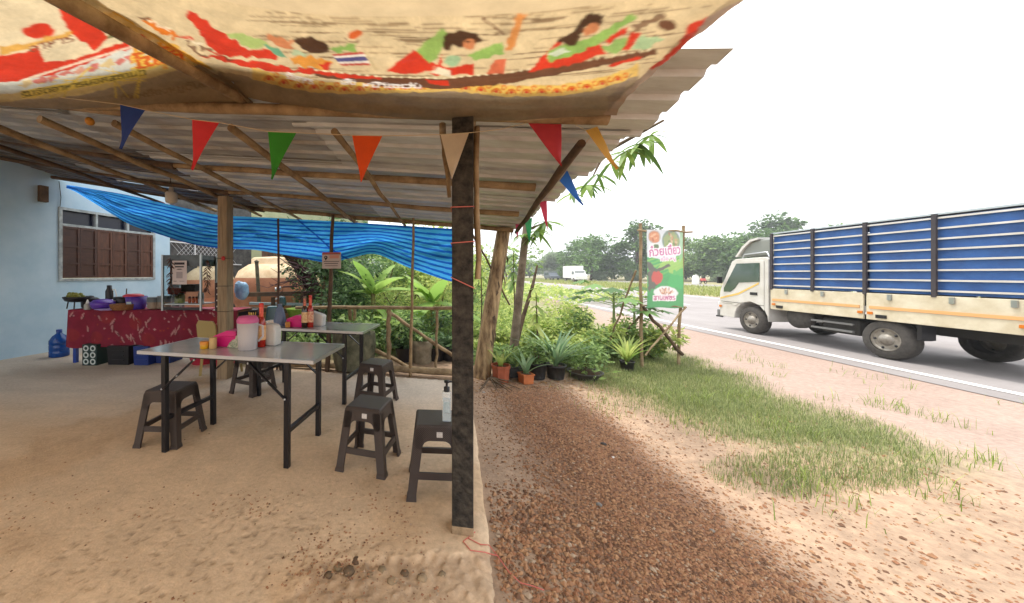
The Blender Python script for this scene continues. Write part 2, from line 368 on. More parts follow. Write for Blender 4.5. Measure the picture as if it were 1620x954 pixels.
# ---------------------------------------------------------------- road and far carriageway
def strip(name, x0, x1, z, m, y0=-40, y1=900, sl=.099, seg=60):
    ys = np.r_[np.linspace(y0, 60, seg), np.linspace(80, y1, 10)]
    V = np.array([(x+sl*y, y, z) for y in ys for x in (x0, x1)]); n = len(ys)
    return tag(npmesh(name, V, np.array([(2*i, 2*i+1, 2*i+3, 2*i+2) for i in range(n-1)]), m), kind='structure')
AM = mat('asphalt', '8f8a88', .85, c2='807a78', scale=.6, bump=.25, bscale=120)
strip('road', 6.55, 17.3, .004, AM); strip('far_road', 30, 36.5, .004, AM)
LM = mat('road_paint', 'e2e0da', .6, var=.15, scale=5)
strip('road_edge_line', 6.92, 7.07, .010, LM); strip('road_edge_line', 16.4, 16.55, .010, LM)
for k in range(-3, 22):
    y = k*8.0; V = [(11.7+.099*y, y, .010), (11.84+.099*y, y, .010), (11.84+.099*(y+3), y+3, .010), (11.7+.099*(y+3), y+3, .010)]
    tag(npmesh('lane_marking', V, [(0, 1, 2, 3)], LM), kind='structure')

# ---------------------------------------------------------------- shelter roof (one thing: beams, poles, sheets)
E1 = Vector((1, -.18, -.11)); E2 = Vector((.18, 1, -.086)); O = Vector((1.366, 1.408, 0))
def RZ(x, y): return 2.618-.1215*x-.064*y+(.014*(x+2)**2 if x < -2 else 0)
ea = Vector((1, -.18, 0)).normalized(); eb = Vector((.18, 1, 0)).normalized()
def R2(a, b, dz=0):
    """a metres leftwards along the sheets, b metres away from the front edge"""
    p = O-ea*a+eb*b; return Vector((p.x, p.y, RZ(p.x, p.y)+dz))
roof = empty('shelter_roof', 'open lean-to roof of weathered metal sheets laid on tree-branch poles', 'roof', R2(4, 1.8))
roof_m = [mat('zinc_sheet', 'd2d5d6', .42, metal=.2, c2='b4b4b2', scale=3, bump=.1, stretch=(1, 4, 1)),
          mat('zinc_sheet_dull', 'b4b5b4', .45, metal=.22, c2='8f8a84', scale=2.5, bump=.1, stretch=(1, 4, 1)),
          mat('zinc_sheet_stained_shaded', '6e645a', .55, metal=.2, c2='483e36', scale=3.5, bump=.1, stretch=(1, 5, 1))]  # smoke stain and the shade of the left end, both put into the colour
prof = []                                                              # ribbed profile across one sheet
for k in range(4): prof += [(k*.19, 0), (k*.19+.10, 0), (k*.19+.118, .022), (k*.19+.162, .022), (k*.19+.18, 0)]
prof.append((.77, 0))
for row in range(5):
    b0 = row*.72
    a0 = .075*row+.02*random.random()-.0; edges = [a0, 2.35, 4.5, 6.6, 8.9]
    for ci in range(4):
        aa = np.linspace(edges[ci]-(.12 if ci else 0), edges[ci+1], 5); dz = .006*((row+ci) % 2)+.010+.004*(row % 2); V = []
        tilt = random.uniform(-.006, .006)
        for a in aa:
            for t, h in prof: p = R2(a, b0+t, dz+h+tilt*(a-aa[0])); V.append(p)
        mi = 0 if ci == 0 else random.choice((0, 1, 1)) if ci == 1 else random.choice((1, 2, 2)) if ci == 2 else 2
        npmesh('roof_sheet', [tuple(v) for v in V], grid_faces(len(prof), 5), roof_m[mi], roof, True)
pole_m = mat('pale_pole', 'a9906c', .8, c2='6f583c', scale=6, bump=.35, bscale=25, stretch=(1, 1, 1))
pole_d = mat('dark_pole', '6a5440', .85, c2='453528', scale=6, bump=.35, bscale=25)
def pole(mb, a, b, r0, r1, n=9, wob=.012, seg=7):
    a, b = Vector(a), Vector(b); pts = []
    for i in range(seg+1):
        t = i/seg; p = a.lerp(b, t)+Vector((random.uniform(-wob, wob), random.uniform(-wob, wob), random.uniform(-wob, wob)))*(0 if i in (0, seg) else 1)
        pts.append(p)
    return mb.tube(pts, [(r0+(r1-r0)*i/seg)*random.uniform(.9, 1.1) for i in range(seg+1)], n)
for i, (b, a0, a1, r) in enumerate(((1.66, .46, 8.4, .034), (2.62, .46, 8.5, .032), (3.5, .40, 8.6, .036))):
    cuts = np.linspace(a0, a1, 3)
    for k in range(2):
        pole(MB(), R2(cuts[k]-(.2 if k else 0), b, -r-.005-.01*k), R2(cuts[k+1], b, -r-.005), r*(1.0), r*.8).build('purlin', pole_d if k else pole_m, roof, True)
def rafter(x, b0=.5, b1=3.75, r=.026, m=pole_m, dx=0, dz=-.095):
    a = -(Vector((x, 2.09-.18*x, 0))-O).dot(ea)
    return pole(MB(), R2(a+dx, b0, dz), R2(a, b1, dz), r, r*.75).build('rafter', m, roof, True)
for x, r, m in ((-.50, .024, pole_m), (-1.28, .032, pole_m), (-2.28, .028, pole_m), (-3.0, .032, pole_m), (-3.85, .034, pole_m), (-4.9, .03, pole_d)): rafter(x, r=r, m=m, b0=.62)
pole(MB(), R2(.37, .70, -.075), R2(.37, 3.45, -.075), .03, .026).build('rafter', pole_d, roof, True)
# heavy front beam under the sheets, on the posts
aB = lambda x: -(Vector((x, 2.09-.18*x, 0))-O).dot(ea)
bB = (Vector((.3, 2.09-.18*.3, 0))-O).dot(eb)
pole(MB(), R2(aB(1.13), bB, -.062), R2(aB(-2.3), bB, -.06), .037, .036, n=12, wob=.006).build('beam', pole_m, roof, True)
pole(MB(), R2(aB(-2.0), bB+.06, -.07), R2(aB(-6.2), bB, -.08), .042, .036, n=12).build('beam', pole_m, roof, True)
# awning: pole frame sloping down over the customer's head, two old printed banners on it
AW = .15
def A3(p, q, dz=0):
    """p metres leftwards from the beam's right end, q metres towards the front"""
    w = R2(aB(1.12)+p, bB-q); zb = R2(aB(1.12)+p, bB).z
    return Vector((w.x, w.y, zb-.045-AW*q+dz))
for p, r, m in ((-.02, .019, pole_m), (2.2, .033, pole_m), (5.4, .03, pole_m)):
    pole(MB(), A3(p+(.08 if p < 0 else 0), -.05, -.03+(.075 if p == 2.2 else .05 if p < 0 else 0)), A3(p+(.22 if p < 0 else 0), 3.6, -.03+(.085 if p == 2.2 else .06 if p < 0 else 0)), r, r*.85, wob=.006).build('awning_pole', m, roof, True)
for a in (1.0,): pass

def sag(p, q, p0, p1):
    t = np.clip((p-p0)/(p1-p0), 0, 1); return -.085*np.sin(pi*t)*sstep(-.1, .9, q)-.02*np.sin(pi*t)
def ridge(p): return .115*np.exp(-(np.abs(p-2.15)/.95)**2)
def sheet_points(xs, ys, lift):
    PP, QQ = np.meshgrid(xs, ys); PP = PP+.13*(1-np.exp(-QQ/.35))*np.clip(1-PP/2.3, 0, 1)*(xs[0] < 1); o = np.array(A3(0, 0)); dp = np.array(A3(1, 0))-o; dq = np.array(A3(0, 1))-o
    Vv = o+PP[..., None]*dp+QQ[..., None]*dq
    Vv[..., 2] += np.where(Vv[..., 0] < -2, .014*(np.minimum(Vv[..., 0], -2)+2)**2, 0)+lift(PP, QQ)+ridge(PP)*sstep(-.15, .25, QQ)+.018*(fbm(PP*2.2, QQ*6, 4)-.5)+.012*(np.abs(fbm(PP*5+QQ*3, QQ*9-PP*2, 3)-.5))+.003*np.sin(QQ*38+3*fbm(PP*2, QQ*2, 3))
    return PP, QQ, Vv
def print_space(pt, Vv):
    """lay out the print in the flat units the photograph was measured in"""
    y = np.maximum(Vv[..., 1], .25); pt.X = CX+F*Vv[..., 0]/y; pt.Y = HY-F*(Vv[..., 2]-CAMH)/y; pt.fq = .11
def finish(pt, QQ):
    far = (QQ > 1.12) | (pt.Y < -60)
    g = fbm(QQ*5, QQ*0+3, 3)[..., None]; pt.c = np.where(far[..., None], np.array(lin('d8bf94'))*(.75+.4*g), pt.c)
BM = mat('banner_vinyl', 'ffffff', .6, attr='print', var=.14, scale=9, transl=.40)
ORA, RED, CRE, YEL, BRN, GRN, HAIR, SKIN, GREY = 'd8772a', 'cc3c26', 'd6bd90', 'e0ae44', '6d4630', '7f9f52', '4d3322', 'c97f52', 'a08a6c'
def blob(pt, pts, c, a=1., wob=9): pt.poly(pts, c, a, wob)
# right banner
xs = np.arange(-.05, 2.361, .006); ys = np.r_[np.arange(.03, 1.14, .006), np.arange(1.16, 3.5, .06)]
lift = lambda p, q: sag(p, q, 0, 2.2)-.012-.035*np.sin(pi*np.clip(p/2.2, 0, 1))*sstep(.35, .03, q)+.03*sstep(1.9, 2.3, p)*sstep(.3, .03, q)
PP, QQ, Vv = sheet_points(xs, ys, lift); pt = Paint(xs, ys, CRE); print_space(pt, Vv)
for k in range(170):
    y = random.uniform(-50, 122); x0 = random.uniform(380, 1000); l = random.uniform(40, 150); sl_ = -.10 if x0 > 780 else .02; w = random.uniform(1.5, 3.2)
    pt.poly([(x0, y), (x0+l, y+l*sl_), (x0+l*.6, y+l*.6*sl_+w), (x0, y+w*.6)], random.choice(('8a6f4e', '74583c', 'a08660')), .85)
blob(pt, [(294, 20), (310, 46), (338, 80), (350, 87), (436, 92), (436, 80), (398, 80), (350, 52), (313, 20)], RED); blob(pt, [(313, 87), (350, 90), (436, 102), (483, 114), (436, 115), (366, 102)], RED)
blob(pt, [(357, 55), (382, 52), (436, 74), (398, 77)], 'a9b86a'); blob(pt, [(180, 20), (275, 70), (340, 112), (330, 112), (255, 70), (150, 20)], 'dda848'); blob(pt, [(235, 30), (280, 56), (276, 62), (222, 33)], ORA); blob(pt, [(288, 64), (300, 70), (330, 90), (318, 88)], BRN, .8)
for k in range(9): x = 215+k*16; blob(pt, [(x, 24+k*8), (x+26, 30+k*8), (x+20, 36+k*8)], random.choice((ORA, RED, 'f0dcb4', BRN)), .8)
EDGE = [(345, 112), (400, 124), (430, 132), (475, 143), (550, 148), (605, 146), (720, 144), (800, 152), (880, 151), (935, 143), (975, 132), (1010, 118)]
blob(pt, EDGE+[(1010, 240), (340, 240)], GREY, 1, 3)
ex = np.array([e[0] for e in EDGE]); ey = np.array([e[1] for e in EDGE]); ed = lambda x: float(np.interp(x, ex, ey))
blob(pt, [(x, y-17) for x, y in EDGE[1:]]+[(x, y+1) for x, y in reversed(EDGE[1:])], 'dfb765', 1, 3)
for k in range(24):
    x = 425+k*24; y = ed(x)-3; pt.fq = .11
    pt.ring((x, y), 10.5, 1.5, 'ecc25c', pi, 2*pi); pt.ring((x, y), 7, 1.5, ORA, pi, 2*pi); pt.ell((x, y-3), (3, 2.5), RED); pt.ring((x+12, y-9), 3.4, 1.1, ORA)
blob(pt, [(500, 112), (600, 122), (700, 125), (800, 116), (907, 100), (1037, 78), (1040, 86), (907, 113), (800, 133), (700, 141), (600, 135), (500, 121)], BRN, 1, 3)
blob(pt, [(470, 106), (560, 119), (605, 122), (604, 127), (545, 124), (470, 113)], RED, 1, 5); blob(pt, [(672, 126), (709, 127), (709, 134), (680, 133)], RED, 1, 4)
pt.textp('ร้านอาหาร', 452, 124, 13, 44, 'f2e9dc', .22); pt.textp('เส้น', 538, 133, 11, 24, 'f2e9dc', .05); pt.textp('หน้าเซเว่น', 572, 138, 11, 94, 'f2e9dc', .02)
for k in range(40): x = 500+k*13.5; y = float(np.interp(x, [500, 600, 700, 800, 907, 1037], [111, 121, 124, 115, 99, 77])); pt.ell((x, y), (3, 1.6), 'ecd8ac')
pt.ell((494, 71), (26, 11), HAIR, 1, .2, .5); blob(pt, [(420, 52), (461, 66), (468, 74), (452, 76), (420, 63)], SKIN); blob(pt, [(420, 71), (440, 74), (453, 88), (430, 84)], '6fa07a'); blob(pt, [(464, 73), (486, 85), (480, 94), (460, 82)], 'b4bf94'); blob(pt, [(458, 88), (500, 90), (524, 98), (521, 109), (480, 106), (462, 98)], 'dd9440'); blob(pt, [(505, 98), (524, 100), (520, 109), (508, 107)], RED); blob(pt, [(520, 80), (538, 69), (564, 69), (562, 80), (538, 84)], '86a654'); pt.ell((562, 54), (11, 6), 'c65c2a', 1, -.3, .5); blob(pt, [(548, 64), (566, 60), (566, 68), (552, 68)], BRN)
for k, c in enumerate(('b8483a', 'e6d8c4', '56507a', '56507a', 'e6d8c4', 'b8483a')):
    f = k/6; g_ = (k+1)/6; pt.poly([(525+15*f, 86+18*f), (574+13*f, 82+21*f), (574+13*g_, 82+21*g_), (525+15*g_, 86+18*g_)], c)
pt.poly([(573, 76), (576, 75), (598, 111), (594, 112)], 'c8b082')
blob(pt, [(655, 78), (612, 113), (642, 118), (683, 113), (690, 102)], RED, 1, 4); blob(pt, [(698, 46), (711, 52), (697, 82), (681, 102), (659, 80)], '92ad58', 1, 6)
blob(pt, [(681, 118), (703, 82), (697, 102), (710, 109), (750, 99), (752, 119)], RED, 1, 5); pt.ell((716, 96), (13, 9), '9fb98a', 1, 0, .4); pt.ell((728, 62), (30, 13), HAIR, 1, 0, .5); pt.ell((708, 70), (8, 11), HAIR, 1, 0, .5); pt.ell((742, 70), (10, 9), SKIN, 1, 0, .3); pt.ell((740, 66), (5, 1.5), HAIR)
blob(pt, [(738, 87), (794, 65), (798, 85), (750, 97)], '8fae58', 1, 6); blob(pt, [(798, 80), (820, 20), (834, 22), (811, 78)], 'cf8748', 1, 5); pt.poly([(681, 115), (694, 106), (713, 112), (713, 122)], 'e2d3b0'); blob(pt, [(769, 119), (782, 96), (800, 92), (799, 118)], 'cf6a48', 1, 5); pt.poly([(760, 28), (764, 28), (800, 54), (797, 56)], BRN)
blob(pt, [(835, 114), (854, 92), (883, 65), (889, 70), (865, 80), (865, 94), (935, 73), (948, 68), (961, 84), (908, 101)], RED, 1, 4); blob(pt, [(865, 89), (870, 78), (935, 60), (999, 22), (1009, 28), (951, 67), (889, 95), (867, 98)], '8fae58', 1, 5); blob(pt, [(880, 64), (908, 50), (921, 30), (935, 20), (958, 26), (951, 40), (929, 43), (918, 60), (908, 75), (891, 70)], HAIR, 1, 6); pt.ell((935, 46), (14, 8), SKIN, 1, -.4, .3); blob(pt, [(868, 84), (890, 76), (900, 80), (880, 92)], 'c9cfae', 1, 5)
blob(pt, [(953, 75), (994, 55), (988, 77), (972, 87)], '93b060', 1, 5); blob(pt, [(956, 62), (998, 42), (990, 54), (961, 68)], RED, 1, 5); blob(pt, [(983, 79), (999, 52), (1016, 50), (995, 79)], RED, 1, 4); blob(pt, [(996, 79), (1015, 58), (1050, 60), (1030, 76)], 'a9bd8a', 1, 6); pt.ell((1056, 40), (15, 10), BRN, 1, 0, .5); blob(pt, [(1000, 40), (1050, 20), (1060, 24), (1010, 50)], BRN, .8); blob(pt, [(961, 102), (1015, 89), (1012, 95), (967, 106)], RED, 1, 4)
blob(pt, [(1000, 135), (1130, 20), (1260, -40), (1260, 60), (960, 210), (955, 178)], 'b79c84', 1, 3); blob(pt, [(1029, 110), (1074, 67), (1090, 40), (1119, 28), (1098, 57), (1058, 94), (1034, 112)], RED, 1, 5); blob(pt, [(958, 178), (965, 150), (1000, 118), (985, 150)], '8f7a66', .8, 5)
pt.fade(.35, .05); pt.soften(1); pt.fade(.22, .3); finish(pt, QQ)
tag(npmesh('banner_tarp', Vv.reshape(-1, 3), grid_faces(len(xs), len(ys)), BM, attr={'print': pt.cols()}, smooth=True), 'old printed awning banner showing figures and a small flag, right of the diagonal pole', 'banner', 'old printed banners used as an awning')
# left banner
xs = np.r_[np.arange(2.16, 4.9, .006), np.arange(4.92, 7.5, .06)]; ys = np.r_[np.arange(.0, 1.14, .006), np.arange(1.16, 3.5, .06)]
lift = lambda p, q: sag(p, q, 2.2, 5.4)*.9-.012-.03*np.sin(pi*np.clip((p-2.2)/3.2, 0, 1))*sstep(.35, .0, q)
PP, QQ, Vv = sheet_points(xs, ys, lift); pt = Paint(xs, ys, 'dcc8a0'); print_space(pt, Vv)
blob(pt, [(-300, 200), (36, 143), (140, 126), (232, 105), (310, 88), (345, 100), (345, 240), (-300, 260)], 'cfb272', 1, 3)
blob(pt, [(-300, 190), (36, 158), (132, 150), (227, 127), (304, 104), (420, 90), (420, 260), (-300, 260)], 'a28b6a', 1, 3)
pt.textp('ก๋วยเตี๋ยวหมูต้มยำ', 190, 160, 14, 150, '8c7350', -.17)
blob(pt, [(-300, 170), (36, 126), (93, 110), (151, 92), (218, 68), (262, 70), (300, 88), (232, 106), (140, 127), (36, 146), (-300, 190)], 'cfcfc0', .9, 5)
for k in range(9): x = 30+k*21; y = 134-k*5.2; blob(pt, [(x, y), (x+16, y-9), (x+24, y), (x+8, y+6)], random.choice(('cf7a58', RED, 'a3b4b4', 'd8b46a')), .75, 9)
blob(pt, [(36, 84), (61, 74), (71, 99), (118, 93), (225, 55), (240, 66), (162, 92), (83, 118), (36, 126), (-300, 170), (-300, 120)], RED, 1, 5); blob(pt, [(93, 10), (105, 46), (149, 79), (172, 62), (162, 46), (146, 10)], RED, 1, 5); pt.ell((61, 49), (26, 11), RED, 1, 0, .4); blob(pt, [(0, 72), (36, 70), (115, 48), (115, 56), (36, 80), (0, 88)], 'd0993c', .9, 5)
pt.textp('อาหาร', 46, 84, 18, 74, '7c4a34', -.26); blob(pt, [(168, 62), (174, 44), (205, 42), (195, 62)], '78764e', 1, 9); blob(pt, [(130, 26), (170, 20), (200, 36), (160, 40)], 'e8dabc', 1, 9)
for k in range(26): x = 40+k*8; pt.ell((x, 127-(x-36)*.31), (5, 2), 'efe0c0', .8, -.3, .5)
pt.textp('รับจัดอาหารนอกสถานที่', 34, 155, 13, 200, 'e6c250', -.19, 1.0); pt.textp('รับจัดอาหารนอกสถานที่', 34, 155, 13, 200, '6a5a26', -.19)
pt.textp('ไข่ไก่', 214, 110, 30, 78, 'e8c054', -.22, 2.0); pt.textp('ไข่ไก่', 214, 110, 30, 78, 'd2622a', -.22, .6)
pt.fade(.35, .05); pt.soften(1); pt.fade(.22, .3); finish(pt, QQ)
tag(npmesh('banner_tarp', Vv.reshape(-1, 3), grid_faces(len(xs), len(ys)), BM, attr={'print': pt.cols()}, smooth=True), 'old printed awning banner with large orange letters, left of the diagonal pole', 'banner', 'old printed banners used as an awning')

# ---------------------------------------------------------------- posts
moss = mat('mossy_concrete', '453f37', .92, c2='171513', scale=22, bump=.6, bscale=45)
post = empty('concrete_post', 'dark mossy square concrete post at the edge of the floor, tied with pink string', 'post', (.346, 1.966, 0), R(-10))
MB().box((0, 0, 1.18), (.118, .118, 2.28)).build('shaft', moss, post, bevel=.006)
MB().box((0, 0, .022), (.122, .122, .05)).build('pale_base', mat('bare_concrete', 'a58d70', .9, c2='7c6a52', scale=20, bump=.4), post, bevel=.006)
str_m = mat('pink_string', 'c26a5e', .8)
for z, d in ((1.82, .0), (1.62, .004), (1.43, -.03)):
    MB().tube([(.064*sx_, .064*sy_, z+d*(sx_+1)) for sx_, sy_ in ((-1, -1), (1, -1), (1, 1), (-1, 1), (-1, -1))], .003, 5).build('tied_string', str_m, post)
pole(MB(), (.083, .01, 1.42), (.080, .0, 2.28), .016, .016).build('splint', pole_m, post)
fork = empty('forked_branch', 'short pale forked branch tied on top of the dark mossy concrete post', 'branch', (.40, 2.0, 2.02))
mb = MB(); mb.tube([(0, .07, 0), (-.005, .065, .2), (.0, .055, .36), (.005, .05, .45)], [.03, .036, .044, .05], 10); mb.build('branch_stem', pole_m, fork)
MB().tube([(.0, .055, .37), (.06, .03, .46), (.09, .02, .52)], [.034, .026, .022], 8).build('fork_arm', pole_m, fork)
stake = MB(); pole(stake, P(700, 196, 2.15), P(711, 312, 2.15), .022, .013, wob=.006); tag(stake.build('hanging_stake', pole_m), 'thin tapered stake hanging from the beam just left of the mossy post', 'stake')
p2 = empty('timber_post', 'pale squared timber post standing behind the front table, wire bound', 'post', (-2.46, 4.8, 0), R(-10))
MB().box((0, 0, 1.26), (.15, .15, 2.52), taper=.93).build('shaft', mat('grey_timber', 'a08c70', .8, c2='7e6c55', scale=5, bump=.2, stretch=(6, 6, .6)), p2, bevel=.006)
for z in (.93, 1.28, 1.66): MB().tube([(.077*a, .077*b, z) for a, b in ((-1, -1), (1, -1), (1, 1), (-1, 1), (-1, -1))], .004, 5).build('binding_wire', mat('dark_wire', '2b2420', .6), p2)
MB().ball((.03, -.085, 1.66), (.03, .02, .032)).build('red_disc', mat('red_plastic', 'b02a24', .4), p2)
tag(MB().tube([P(440, 346, 5.3), P(441, 430, 5.25), P(438, 600, 5.2)], .017, 7).build('steel_pole', mat('rusty_steel', '5c3d2e', .7, c2='3e2a20')), 'thin rusty pole behind the rear table', 'pole')
sp = MB(); pole(sp, P(527, 340, 5.25), P(517, 596, 5.25), .024, .038, wob=.012); tag(sp.build('wooden_pole', pole_d), 'crooked wooden pole carrying the small sign board', 'pole')
sp = MB(); pole(sp, P(654, 345, 5.0), P(649, 600, 4.98), .018, .024, wob=.01); tag(sp.build('wooden_pole', pole_m), 'slim straight pole rising in front of the fence to the roof', 'pole')

# ---------------------------------------------------------------- branch fence at the back of the floor
fm = mat('fence_branch', 'a08c6c', .85, c2='6c573e', scale=7, bump=.4)
fence = empty('branch_fence', 'low fence of nailed branches with slanting braces behind the stools', 'fence', P(620, 590, 5.3))
pole(MB(), P(468, 487, 5.55), P(722, 487, 4.95), .026, .028).build('rail', fm, fence, True)
for a, b, r in ((P(615, 486, 5.22), P(615, 573, 5.22), .035), (P(692, 488, 5.05), P(690, 590, 5.0), .02), (P(561, 487, 5.45), P(560, 560, 5.45), .026), (P(553, 487, 5.5), P(553, 560, 5.5), .03)):
    pole(MB(), a, b, r, r).build('fence_post', fm, fence, True)
for a, b, r in ((P(612, 492, 5.27), P(722, 566, 4.98), .028), (P(555, 531, 5.55), P(652, 585, 5.15), .032)): pole(MB(), a, b, r, r*.9).build('brace', fm, fence, True)
lg = MB(); pole(lg, P(425, 574, 5.55), P(735, 590, 4.82), .045, .05, n=10); tag(lg.build('edge_log', fm), 'long bleached log lying along the back edge of the floor', 'log')

# ---------------------------------------------------------------- blue house wall with shuttered window
WD = Vector((.32, 1, 0)).normalized(); WN = Vector((1, -.32, 0)).normalized()     # along the wall, out of the wall
def wp(s, z, n=0): return Vector((-6.51, 6.5, z))+WD*s+WN*n                       # s = 0 at the window's near edge
house = empty('blue_house', 'pale blue plastered house wall with a brown shuttered window behind the counter', 'house', wp(0, 0))
def wbox(mb, s0, s1, z0, z1, n0, n1):
    c = [wp(s, z, n) for s in (s0, s1) for z in (z0, z1) for n in (n0, n1)]
    return mb.add([c[0], c[1], c[3], c[2], c[4], c[5], c[7], c[6]], [(0, 1, 2, 3), (7, 6, 5, 4), (0, 4, 5, 1), (1, 5, 6, 2), (2, 6, 7, 3), (3, 7, 4, 0)])
bw = mat('blue_plaster', 'b2c9d8', .85, c2='9dbacd', scale=1.6, bump=.15, bscale=70)
S0, S1, Z0, Z1 = .02, 1.86, 1.31, 2.72
mb = MB(); wbox(mb, -7, S0, -.05, 3.7, -.15, 0); wbox(mb, S1, 2.25, -.05, 3.7, -.15, 0); wbox(mb, S0, S1, -.05, Z0, -.15, 0); wbox(mb, S0, S1, Z1, 3.7, -.15, 0); mb.build('wall', bw, house, True)
win = MB(); fr = mat('pale_frame', 'a9b4b8', .6, c2='7c8486')
for a in ((S0, S1, Z0, Z0+.05, -.02, .03), (S0, S1, Z1-.05, Z1, -.02, .03), (S0, S0+.05, Z0+.05, Z1-.05, -.02, .03), (S1-.05, S1, Z0+.05, Z1-.05, -.02, .03), (S0+.05, S1-.05, 2.37, 2.41, -.02, .028), (.62, .66, 2.41, Z1-.05, -.02, .026), (1.23, 1.27, 2.41, Z1-.05, -.02, .026)): wbox(win, *a)
win = win.build('window', fr, house, True)
wbox(MB(), S0+.02, S1-.02, 2.39, Z1-.02, -.10, -.08).build('transom_pane', mat('dark_pane', '141a2c', .25), win, True)
shm = mat('brown_shutter', '4a2d22', .5, c2='38211a', scale=6, stretch=(1, 1, 4)); shp = mat('shutter_panel', '5d3a2a', .5, c2='43281d', scale=5, stretch=(4, 4, 1))
pw = (S1-S0-.1)/6
for k in range(6):
    s = S0+.05+k*pw; mb = MB()
    for a in ((s+.004, s+.045, Z0+.055, 2.365, -.01, .02), (s+pw-.045, s+pw-.004, Z0+.055, 2.365, -.01, .02), (s+.045, s+pw-.045, Z0+.055, Z0+.10, -.01, .018), (s+.045, s+pw-.045, 2.32, 2.365, -.01, .018), (s+.045, s+pw-.045, 1.63, 1.67, -.01, .018), (s+.045, s+pw-.045, 1.96, 2.0, -.01, .018), (s+.045, s+pw-.045, Z0+.1, 2.32, -.012, .0)): wbox(mb, *a)
    mb.build('shutter', shm if k in (0, 1, 4) else shp, house, True)
cable = MB().tube([wp(.02, 3.2, .02), wp(.05, 2.9, .02), wp(.03, 2.72, .03)], .006, 5); tag(cable.build('power_cable', MATS['dark_wire']), 'thin dark cable running down the blue wall above the window', 'cable')
bk = MB(); wbox(bk, -.28, -.16, 2.76, 3.05, .0, .08); tag(bk.build('wall_bracket', pole_d), 'short dark wooden bracket under the roof on the blue wall', 'bracket')
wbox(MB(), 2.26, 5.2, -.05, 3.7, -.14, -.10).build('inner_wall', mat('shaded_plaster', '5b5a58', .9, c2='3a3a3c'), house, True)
gr = empty('window_grille', 'white diagonal wire grille beside the end of the blue wall', 'grille', wp(2.3, 1.9))
wmm = mat('white_wire', 'c9ccd0', .5)
mb = MB()
for k in range(14): s = 2.3+k*.13; mb.tube([wp(s, 1.75, -.05), wp(s+.5, 2.25, -.05)], .005, 4); mb.tube([wp(s+.5, 1.75, -.055), wp(s, 2.25, -.055)], .005, 4)
tag(mb.build('wire_mesh', wmm, gr, True), kind='stuff')
mb = MB(); wbox(mb, 2.28, 4.7, 2.25, 2.28, -.07, -.04); wbox(mb, 2.28, 4.7, 1.72, 1.75, -.07, -.04); wbox(mb, 3.0, 3.03, 1.75, 2.25, -.07, -.04); mb.build('grille_frame', wmm, gr, True)

# ---------------------------------------------------------------- blue striped tarpaulin hung under the roof's far edge
tops = [(104, 292, 6.55), (200, 308, 6.2), (345, 341, 5.75), (440, 345, 5.55), (560, 352, 5.35), (640, 357, 5.2), (716, 362, 5.08)]
bots = [(108, 296, 6.5), (205, 356, 6.0), (300, 386, 5.55), (345, 393, 5.45), (405, 395, 5.4), (470, 407, 5.3), (520, 417, 5.25), (560, 407, 5.3), (592, 399, 5.3), (645, 423, 5.15), (716, 447, 4.95)]
def interp(pts, u):
    a = np.array([p[0] for p in pts], float); return [np.interp(u, a, [p[k] for p in pts]) for k in (1, 2)]
NU, NV = 380, 130
uu = np.linspace(105, 716, NU); tt = np.linspace(0, 1, NV); V = []; tone = np.zeros((NV, NU, 3))
tv, ty = interp(tops, uu); bv, by = interp(bots, uu)
ker = np.ones(21)/21; sm = lambda a: np.convolve(np.pad(a, 10, 'edge'), ker, 'valid'); tv, bv, ty, by = map(sm, (tv, bv, ty, by))
UU, TT = np.meshgrid(uu, tt); vv = tv+(bv-tv)*TT; yy = ty+(by-ty)*TT
fold = fbm(UU*.012, TT*2.2+UU*.006, 4)-.5
yy = yy+.11*(fbm(UU*.035+TT*3, TT*6-UU*.01, 4)-.5)*np.sin(pi*TT)+.22*fold*np.sin(pi*np.clip(TT*.9+.1, 0, 1))+.10*np.sin(TT*5+UU*.02)*TT
V = np.stack([(UU-CX)*yy/F, yy, CAMH-(vv-HY)*yy/F+.03*np.sin(UU*.05+TT*3)*TT*(1-TT)], -1).reshape(-1, 3)
st = (TT+.05*fold+.06*np.sin(UU*.014)*TT)*9.5+.002*UU
tone[:] = lin('4cb0f2'); dkb = np.array(lin('1a62cc')); mk = (np.abs((st % 1)-.5) < .21)[..., None]; tone = np.where(mk, dkb, tone)
seam = (np.abs(UU-470-80*TT) < 2)[..., None]; tone = np.where(seam, np.array(lin('1550b0')), tone)
tag(npmesh('blue_tarpaulin', V, grid_faces(NU, NV), mat('tarpaulin', '2090e0', .45, attr='print', var=.1, scale=3, transl=.72), attr={'print': tone.reshape(-1, 3)}, smooth=True), 'blue striped tarpaulin sagging below the far edge of the roof', 'tarpaulin')

